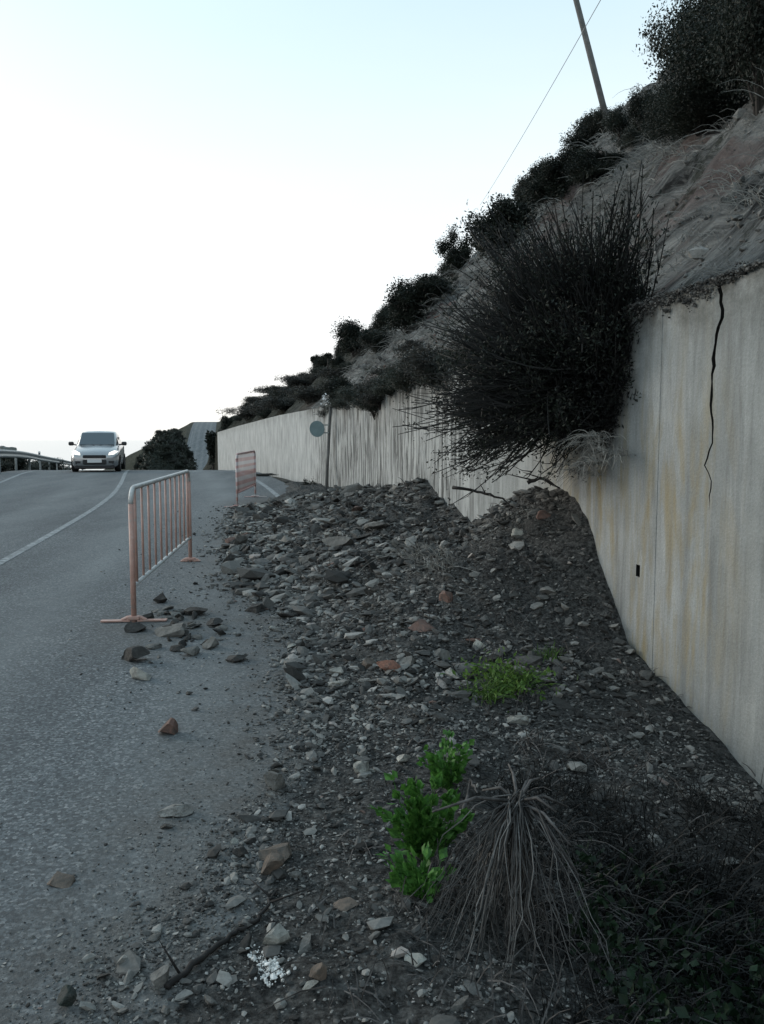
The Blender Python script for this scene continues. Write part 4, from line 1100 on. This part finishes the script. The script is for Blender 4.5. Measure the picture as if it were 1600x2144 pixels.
# ------------------------------------------------------------------ barriers
def barrier(p0, p1, Ht, label, mats, nb=11, rear=.24):
    p0, p1 = Vector(p0), Vector(p1); d = (p1-p0); L = d.xy.length; u = Vector((d.x, d.y, d.z))/L
    r = empty('crowd_barrier', p0, math.atan2(d.y, d.x)); sl = d.z/L
    P = lambda x, z: (x, 0, z+sl*x)
    mo, mw, mbar = mats
    c = .13; top = []
    for k in range(6):
        a = math.pi/2*k/5; top.append(P(c-c*math.cos(a), Ht-c+c*math.sin(a)))
    for k in range(6):
        a = math.pi/2*k/5; top.append(P(L-c+c*math.sin(a), Ht-c+c*math.cos(a)))
    mb = MB(); mb.tube(top, .021, 10); mb.build('top_rail', mw, r, True)
    for x in (0, L):
        mb = MB(); mb.tube([P(x, .0), P(x, Ht-c)], .0225, 10); mb.build('post', mo, r, True)
    zb = .30; mb = MB(); mb.tube([P(.02, zb), P(L-.02, zb)], .019, 10); mb.build('bottom_rail', mw, r, True)
    for k in range(nb):
        x = .14+(L-.28)*k/(nb-1)
        mb = MB(); mb.tube([P(x, zb), P(x, Ht)], .0105 if 0 < k < nb-1 else .015, 8); mb.build('bar', mbar if 0 < k < nb-1 else mo, r, True)
    for x in (0, L):
        mb = MB(); z0 = sl*x
        fl = .24 if x == 0 else rear
        for s_ in (-1, 1): mb.box((x, s_*(.03+fl/2), z0+.012), (.05, fl, .012), 0, None)
        mb.tube([(x,-.10,z0+.016),(x,-.05,z0+.04),(x,.05,z0+.04),(x,.10,z0+.016)], .014, 8)
        mb.box((x, 0, z0+.035), (.055, .10, .035), 0, None, .008)
        mb.build('foot', mo, r)
    mb = MB()
    for z in (.42, Ht-.2): mb.tube([P(L, z), P(L+.05, z), P(L+.065, z-.03)], .008, 6)
    mb.build('hook', mo, r, True)
    tag(r, label, 'barrier'); return r
def on_road(px, py):
    d = ray(px, py); Y = 1.5
    while CAMZ+d.z*Y/d.y > zr(Y): Y += .01
    return Vector((d.x*Y/d.y, Y, zr(Y)))
b0 = on_road(281, 1302); b1 = on_road(399, 1176)
if True:
    barrier(b0, b1, 1.12, 'near metal crowd barrier with faded orange posts standing in the lane', (M['orange'], M['worn'], M['orange']), rear=.09)
b2 = on_road(497, 1062); b3 = b2 + (Vector((xof(0, 20)-xof(0, 17), 3, 0)).normalized())*2.6
dd_ = at(535, 1040, b2.y+2.5); b3 = Vector((dd_.x, b2.y+2.5, zr(b2.y+2.5)))
barrier(b2, b3, 1.12, 'far metal crowd barrier with red and white bars near the wall', (M['redwhite'], M['redwhite'], M['redwhite']), 15)

# ------------------------------------------------------------------ guard rail, marker post, sign, pole, cable
def guard_rail():
    r = empty('guard_rail', (xof(-4.55, 24), 24, zr(24))); inv = Matrix.Translation(r.location).inverted()
    tag(r, 'grey steel guard rail along the left side of the road', 'guard rail')
    prof = [(.0,-.155),(.045,-.12),(.045,-.06),(.0,-.03),(.0,.03),(.045,.06),(.045,.12),(.0,.155)]
    Ys = np.arange(6, 72, 1.0); V = []; Fc = []
    for Y in Ys:
        for (a_, z_) in prof: V.append((xof(-4.55+a_, Y), Y, zr(Y)+.68+z_))
    n_ = len(prof)
    for i_ in range(len(Ys)-1):
        for k in range(n_-1): Fc.append((i_*n_+k, (i_+1)*n_+k, (i_+1)*n_+k+1, i_*n_+k+1))
    o = mesh_np('beam', V, np.array(Fc), M['railmetal'], r, True); o.matrix_parent_inverse = inv
    sm_ = o.modifiers.new('t', 'SOLIDIFY'); sm_.thickness = .004
    for Y in np.arange(7, 72, 4.0):
        mb = MB(); mb.box((xof(-4.66, Y), Y, zr(Y)+.35), (.09, .06, .94), 0, None, .006); mb.box((xof(-4.59, Y), Y, zr(Y)+.68), (.07,.05,.2))
        q = mb.build('post', M['railmetal'], r); q.matrix_parent_inverse = inv
guard_rail()
def yq(px, q):
    Y = 16
    while 800+F*xof(q, Y)/Y < px and Y < 90: Y += .1
    return Y
Ym = yq(84, -5.0)
mb = MB(); mb.box((0,0,.5), (.11,.06,1.05), 0, None, .01); mb.box((0,-.034,.86), (.08,.008,.14), 1)
o = mb.build('marker_post', [M['plate'], M['blacktrim']]); o.location = (xof(-5.0, Ym), Ym, zr(Ym)+.1); tag(o, 'small upright marker post behind the guard rail', 'marker post')
for k, (px, q, pt_, w, lb) in enumerate(((-25,-5.5,938,100,'dark hedge bush behind the guard rail at the left edge of the photo'), (22,-5.5,938,90,'dark hedge bush behind the guard rail, second from the left edge'),
        (58,-5.5,943,84,'dark hedge bush behind the guard rail left of the marker post'), (98,-5.4,952,76,'dark hedge bush behind the guard rail just right of the marker post'), (128,-5.3,962,60,'dark hedge bush behind the guard rail nearest the car'),(-75,-5.6,936,100,'dark hedge bush behind the guard rail beyond the left edge'))):
    Y = yq(px, q); X = xof(q, Y); z = zr(Y)-.35; tz = at(px, pt_, Y).z
    shrub('dense' if k % 2 else 'grey', 2 if k % 2 else 12, (X, Y, z), w*Y/F*1.2, max(.5, tz-z)*1.05, lb)
# sign on its post
b_ = at(679, 1012, 21.2); zb = ground_z(5.2, 21.2); b_ = Vector((b_.x, 21.2, zb)); q_ = qof(b_.x, 21.2)
if q_ > WQ-.15: b_.x = xof(WQ-.15, 21.2)
r = empty('road_sign', b_); top = at(692, 852, 21.2)
lx = top.x-b_.x; hz = top.z-zb
mb = MB(); mb.tube([(0,0,-.2), (lx*.5,0,hz*.5), (lx,0,hz)], .04, 8); mb.build('post', M['polewood'], r, True)
sc = at(664, 898, 21.1); mb = MB(); n_ = 28; rad = .21
for z_ in (-.004, .004): mb.v += [(rad*math.cos(2*math.pi*k/n_), z_, rad*math.sin(2*math.pi*k/n_)) for k in range(n_)]; 
mb.f += [tuple(range(n_)), tuple(range(2*n_-1, n_-1, -1))] + [(k, k+n_, (k+1) % n_+n_, (k+1) % n_) for k in range(n_)]; mb.m += [0]*(n_+2)
o = mb.build('sign_plate', M['signback'], r); o.location = sc-b_; o.rotation_euler = (R(4), R(6), R(-18))
mb = MB()
for z_ in (-.1,.1): mb.box((sc.x-b_.x+.14, sc.y-b_.y+.03, sc.z-b_.z+z_), (.34,.03,.03))
mb.build('bracket', M['railmetal'], r)
tag(r, 'round road sign on a leaning post in front of the far wall', 'road sign')
# pale blossoms by the sign top
C = np.array([tuple(at(random.gauss(692,8), random.gauss(838,8), 23.35)) for _ in range(60)])
V, Fc = leaves(C, .12, .8, 0, 6); o = mesh_np('blossom_spray', V, Fc, M['plate']); tag(o, 'pale blossoms hanging over the wall top above the sign', 'blossoms')
# utility pole
pb = at(1275, 300, 19.2); pb.z = ground_z(qof(pb.x, pb.y), pb.y); pt = at(1168, -150, pb.y)
d = pt-pb; mb = MB(); mb.tube([-d*.05, d*.33, d*.66, d], [.072,.068,.062,.056], 12)
r = empty('utility_pole', pb); mb.build('pole', M['polewood'], r, True)
mb = MB(); e = d*.985; mb.box((e.x, e.y-.11, e.z), (1.3,.09,.1)); mb.build('cross_arm', M['polewood'], r)
for s_ in (-.55, 0, .55):
    mb = MB(); mb.tube([(e.x+s_, e.y-.11, e.z+.05), (e.x+s_, e.y-.11, e.z+.12), (e.x+s_, e.y-.11, e.z+.2)], [.02,.05,.03], 8); mb.build('insulator', M['plate'], r, True)
tag(r, 'tall leaning utility pole on top of the slope', 'pole')
A = at(1005, 430, 44); B = at(1236, 0, 17); E = B+(B-A)*.9
P = []
for k in range(40):
    t = k/39; p_ = A.lerp(E, t); P.append(p_-A-Vector((0,0,.9*4*t*(1-t)*.4)))
corr = Vector((0,0,0))
mb = MB(); mb.tube(P, .0075, 5); o = mb.build('overhead_cable', M['cable'], None, True); o.location = A; tag(o, 'thin overhead cable crossing the sky beside the pole', 'cable')
# islet on the horizon
V = rock_shape(I3, (60, 30, 46), 9, .06, 77); o = mesh_np('sea_islet', V, I3[1], M['islet']); c = at(14, 926, 2600); o.location = (c.x, c.y, -36)
tag(o, 'small grey islet on the sea horizon at far left', 'islet', kind='structure')

# ------------------------------------------------------------------ car
def car(loc, rz):
    r = empty('silver_car', loc, rz); tag(r, 'silver car coming over the crest towards the viewer', 'car')
    # x = width, -y = front (towards the viewer), length 4.2
    def loft(st, name, mat, n_=None, smooth=True, closed=True):
        V = []; Fc = []; k = len(st[0][1])*2-2
        for (y, half) in st:
            V += [(x, y, z) for x, z in half] + [(-x, y, z) for x, z in reversed(half[1:-1])]
        for i_ in range(len(st)-1):
            for j_ in range(k):
                Fc.append((i_*k+j_, i_*k+(j_+1) % k, (i_+1)*k+(j_+1) % k, (i_+1)*k+j_))
        mb = MB(); mb.add(V, Fc + [tuple(range(k-1,-1,-1)), tuple((len(st)-1)*k+j_ for j_ in range(k))])
        o = mb.build(name, mat, r, smooth); return o
    def sec(w, zb, zm, zs, zt, wt): return [(0, zb), (w*.86, zb), (w*.97, zb+.08), (w, zm), (w*.985, zs), (wt, zt), (0, zt+.025)]
    st = [(-2.08, sec(.66,.26,.42,.56,.60,.52)), (-2.02, sec(.76,.20,.42,.60,.66,.60)), (-1.85, sec(.84,.17,.45,.66,.74,.66)), (-1.45, sec(.87,.17,.48,.74,.84,.70)),
          (-.95, sec(.875,.17,.5,.82,.93,.72)), (-.6, sec(.875,.17,.5,.86,.955,.78)), (.4, sec(.875,.17,.5,.88,.97,.80)), (1.5, sec(.87,.19,.5,.9,.98,.78)), (2.0, sec(.80,.24,.5,.85,.93,.68)), (2.12, sec(.70,.30,.5,.78,.85,.58))]
    body = loft(st, 'body', M['carpaint'])
    def gs(w0, z0, w1, z1): return [(0, z0), (w0, z0), (w1+.03, (z0+z1*2.6)/3.6), (w1-.05, z1-.015), (w1*.6, z1+.008), (0, z1+.02)]
    loft([(-.98, gs(.70,.90,.68,.93)), (-.32, gs(.78,.93,.67,1.40)), (.2, gs(.79,.93,.675,1.46)), (.9, gs(.79,.93,.67,1.45)), (1.5, gs(.77,.93,.65,1.36)), (1.95, gs(.68,.90,.60,.95))], 'cabin', M['carpaint'])
    # glass set just proud of the cabin
    mb = MB(); mb.add([(-.66,-.955,.955),(.66,-.955,.955),(.60,-.33,1.385),(-.60,-.33,1.385)], [(0,1,2,3)]); 
    mb.v = [(x, y-.022, z+.012) for x, y, z in mb.v]; mb.add([(x*.98, y+.02, z-.015) for x, y, z in mb.v], [(3,2,1,0)])
    mb.build('windscreen', M['glass'], r)
    for s_ in (-1, 1):
        mb = MB(); mb.add([(s_*.775,-.55,.99),(s_*.79,1.2,1.0),(s_*.66,1.1,1.36),(s_*.655,-.12,1.36)], [(0,1,2,3)]); mb.v = [(x+s_*.012, y, z) for x, y, z in mb.v]
        mb.build('side_window', M['glass'], r)
        mb = MB(); mb.add([(s_*.50,-2.06,.60),(s_*.70,-1.98,.62),(s_*.835,-1.72,.73),(s_*.70,-1.80,.765),(s_*.52,-1.98,.685)], [(0,1,2,3,4)])
        mb.v = [(x*1.012, y-.035, z+.005) for x, y, z in mb.v]; mb.add([(x, y+.05, z) for x, y, z in mb.v], [(4,3,2,1,0)]); mb.build('headlight', M['lamp'], r)
        mb = MB(); mb.box((s_*.60,-2.055,.36), (.20,.06,.11), 0, None, .02); mb.build('fog_lamp', M['blacktrim'], r)
        mb = MB(); mb.box((s_*1.0,-.62,1.0), (.20,.10,.14), 0, None, .035); mb.tube([(s_*.80,-.6,.95),(s_*.93,-.62,.97)], .025, 6); mb.build('mirror', M['blacktrim'], r)
        for yy in (-1.32, 1.28):
            e = empty('wheel', (s_*.79, yy, .31)); e.parent = r
            mb = MB(); n_ = 20; prof = [(.20,-.10),(.29,-.11),(.31,-.08),(.31,.08),(.29,.11),(.20,.10)]
            for k in range(n_):
                a = 2*math.pi*k/n_
                mb.v += [(x, rr*math.cos(a), rr*math.sin(a)) for rr, x in prof]
            m_ = len(prof)
            for k in range(n_):
                for j_ in range(m_): mb.f.append((k*m_+j_, k*m_+(j_+1) % m_, ((k+1) % n_)*m_+(j_+1) % m_, ((k+1) % n_)*m_+j_)); mb.m.append(0)
            mb.build('tyre', M['tyre'], e, True)
            mb = MB(); mb.tube([(-.07,0,0),(.07,0,0)], .20, 16)
            for k in range(5):
                a = 2*math.pi*k/5; mb.box((s_*.085, math.cos(a)*.1, math.sin(a)*.1), (.02,.045,.19), 0, Matrix.Rotation(math.pi/2-a, 3, 'X'))
            mb.build('rim', M['rim'], e)
            mb = MB(); mb.tube([(s_*.06, 0, 0), (s_*.062, 0, 0)], .01, 6)
    mb = MB(); mb.box((0,-2.075,.555), (.84,.06,.11), 0, None, .02)
    for k in range(3): mb.box((0,-2.11,.525+.03*k), (.80,.012,.010))
    mb.build('grille', M['blacktrim'], r)
    mb = MB(); mb.box((0,-2.075,.36), (.86,.07,.17), 0, None, .03); mb.box((0,-2.0,.19), (1.45,.14,.12), 0, None, .02); mb.build('air_intake', M['blacktrim'], r)
    mb = MB(); mb.box((0,.0,.19), (1.36,3.5,.16), 0, None, .03); mb.build('underbody_shade', M['blacktrim'], r)  # black box added below the body to stand in for the shadow under the car
    mb = MB(); mb.box((0,-2.125,.40), (.52,.012,.11), 0, None, .003); mb.build('number_plate', M['plate'], r)
    mb = MB()
    for s_ in (-1, 1): mb.tube([(s_*.1,-.985,.945), (s_*.1+.25*s_,-.93,.985), (s_*.1+.45*s_,-.90,1.0)], .008, 5)
    mb.build('wiper', M['blacktrim'], r)
    return r
Yc_ = 30.2; cx = at(201, 985, Yc_).x - .50
cr_ = car((cx, Yc_+1.9, zr(Yc_+1.0)), R(14)); cr_.scale = (.97, 1, 1.06)

# ------------------------------------------------------------------ camera, light, world
cam = bpy.data.cameras.new('camera'); co = bpy.data.objects.new('camera', cam); COL.objects.link(co)
cam.sensor_fit = 'VERTICAL'; cam.sensor_height = 24; cam.sensor_width = 18; cam.lens = F/2144*24
cam.clip_end = 90000; cam.clip_start = .05
co.location = (0, 0, CAMZ); co.rotation_euler = (math.pi/2-PITCH, 0, 0); S.camera = co
SUN_EL, SUN_AZ = R(16), R(-62)      # azimuth measured from +Y towards +X
sl_ = bpy.data.lights.new('sun', 'SUN'); so = bpy.data.objects.new('sun', sl_); COL.objects.link(so)
sl_.energy = .55; sl_.angle = R(20); sl_.color = (1, .93, .84)
sd_ = Vector((math.sin(SUN_AZ)*math.cos(SUN_EL), math.cos(SUN_AZ)*math.cos(SUN_EL), math.sin(SUN_EL)))
so.rotation_euler = sd_.to_track_quat('Z', 'Y').to_euler()
W = bpy.data.worlds.new('World'); S.world = W; W.use_nodes = True; nt = W.node_tree
bg = nt.nodes['Background']; sky = nt.nodes.new('ShaderNodeTexSky'); sky.sky_type = 'NISHITA'; sky.sun_disc = False
sky.sun_elevation = SUN_EL; sky.sun_rotation = SUN_AZ; sky.air_density = 1.0; sky.dust_density = 2.0; sky.ozone_density = 1.5
gen = nt.nodes.new('ShaderNodeTexCoord').outputs['Generated']
sx = nd(nt, 'ShaderNodeSeparateXYZ', {'Vector': gen})
hz_ = ramp(nt, sx.outputs['Z'], [(0, .985), (.12, .96), (.30, .86), (.50, .70), (.8, .62)])
wisp = noi(nt, mapping(nt, gen, (1.2,1.2,5)), 2.2, 4, .55)
hz_ = mix(nt, .22, hz_, ramp(nt, wisp, [(.35, .75), (.65, 1.0)]), 'MULTIPLY')
haze_col = ramp(nt, sx.outputs['Z'], [(0, (1.0,.995,.955)), (.10, (1,1,1)), (.30, (.90,.99,1.0)), (.55, (.66,.905,.975)), (1, (.6,.82,.95))])
haze_col = mix(nt, 1.0, haze_col, (4.6, 4.6, 4.6), 'MULTIPLY')
nt.links.new(mix(nt, hz_, sky.outputs[0], haze_col), bg.inputs['Color']); bg.inputs['Strength'].default_value = .12
S.view_settings.view_transform = 'Standard'; S.view_settings.look = 'None'; S.view_settings.gamma = 1; S.view_settings.exposure = 1.1
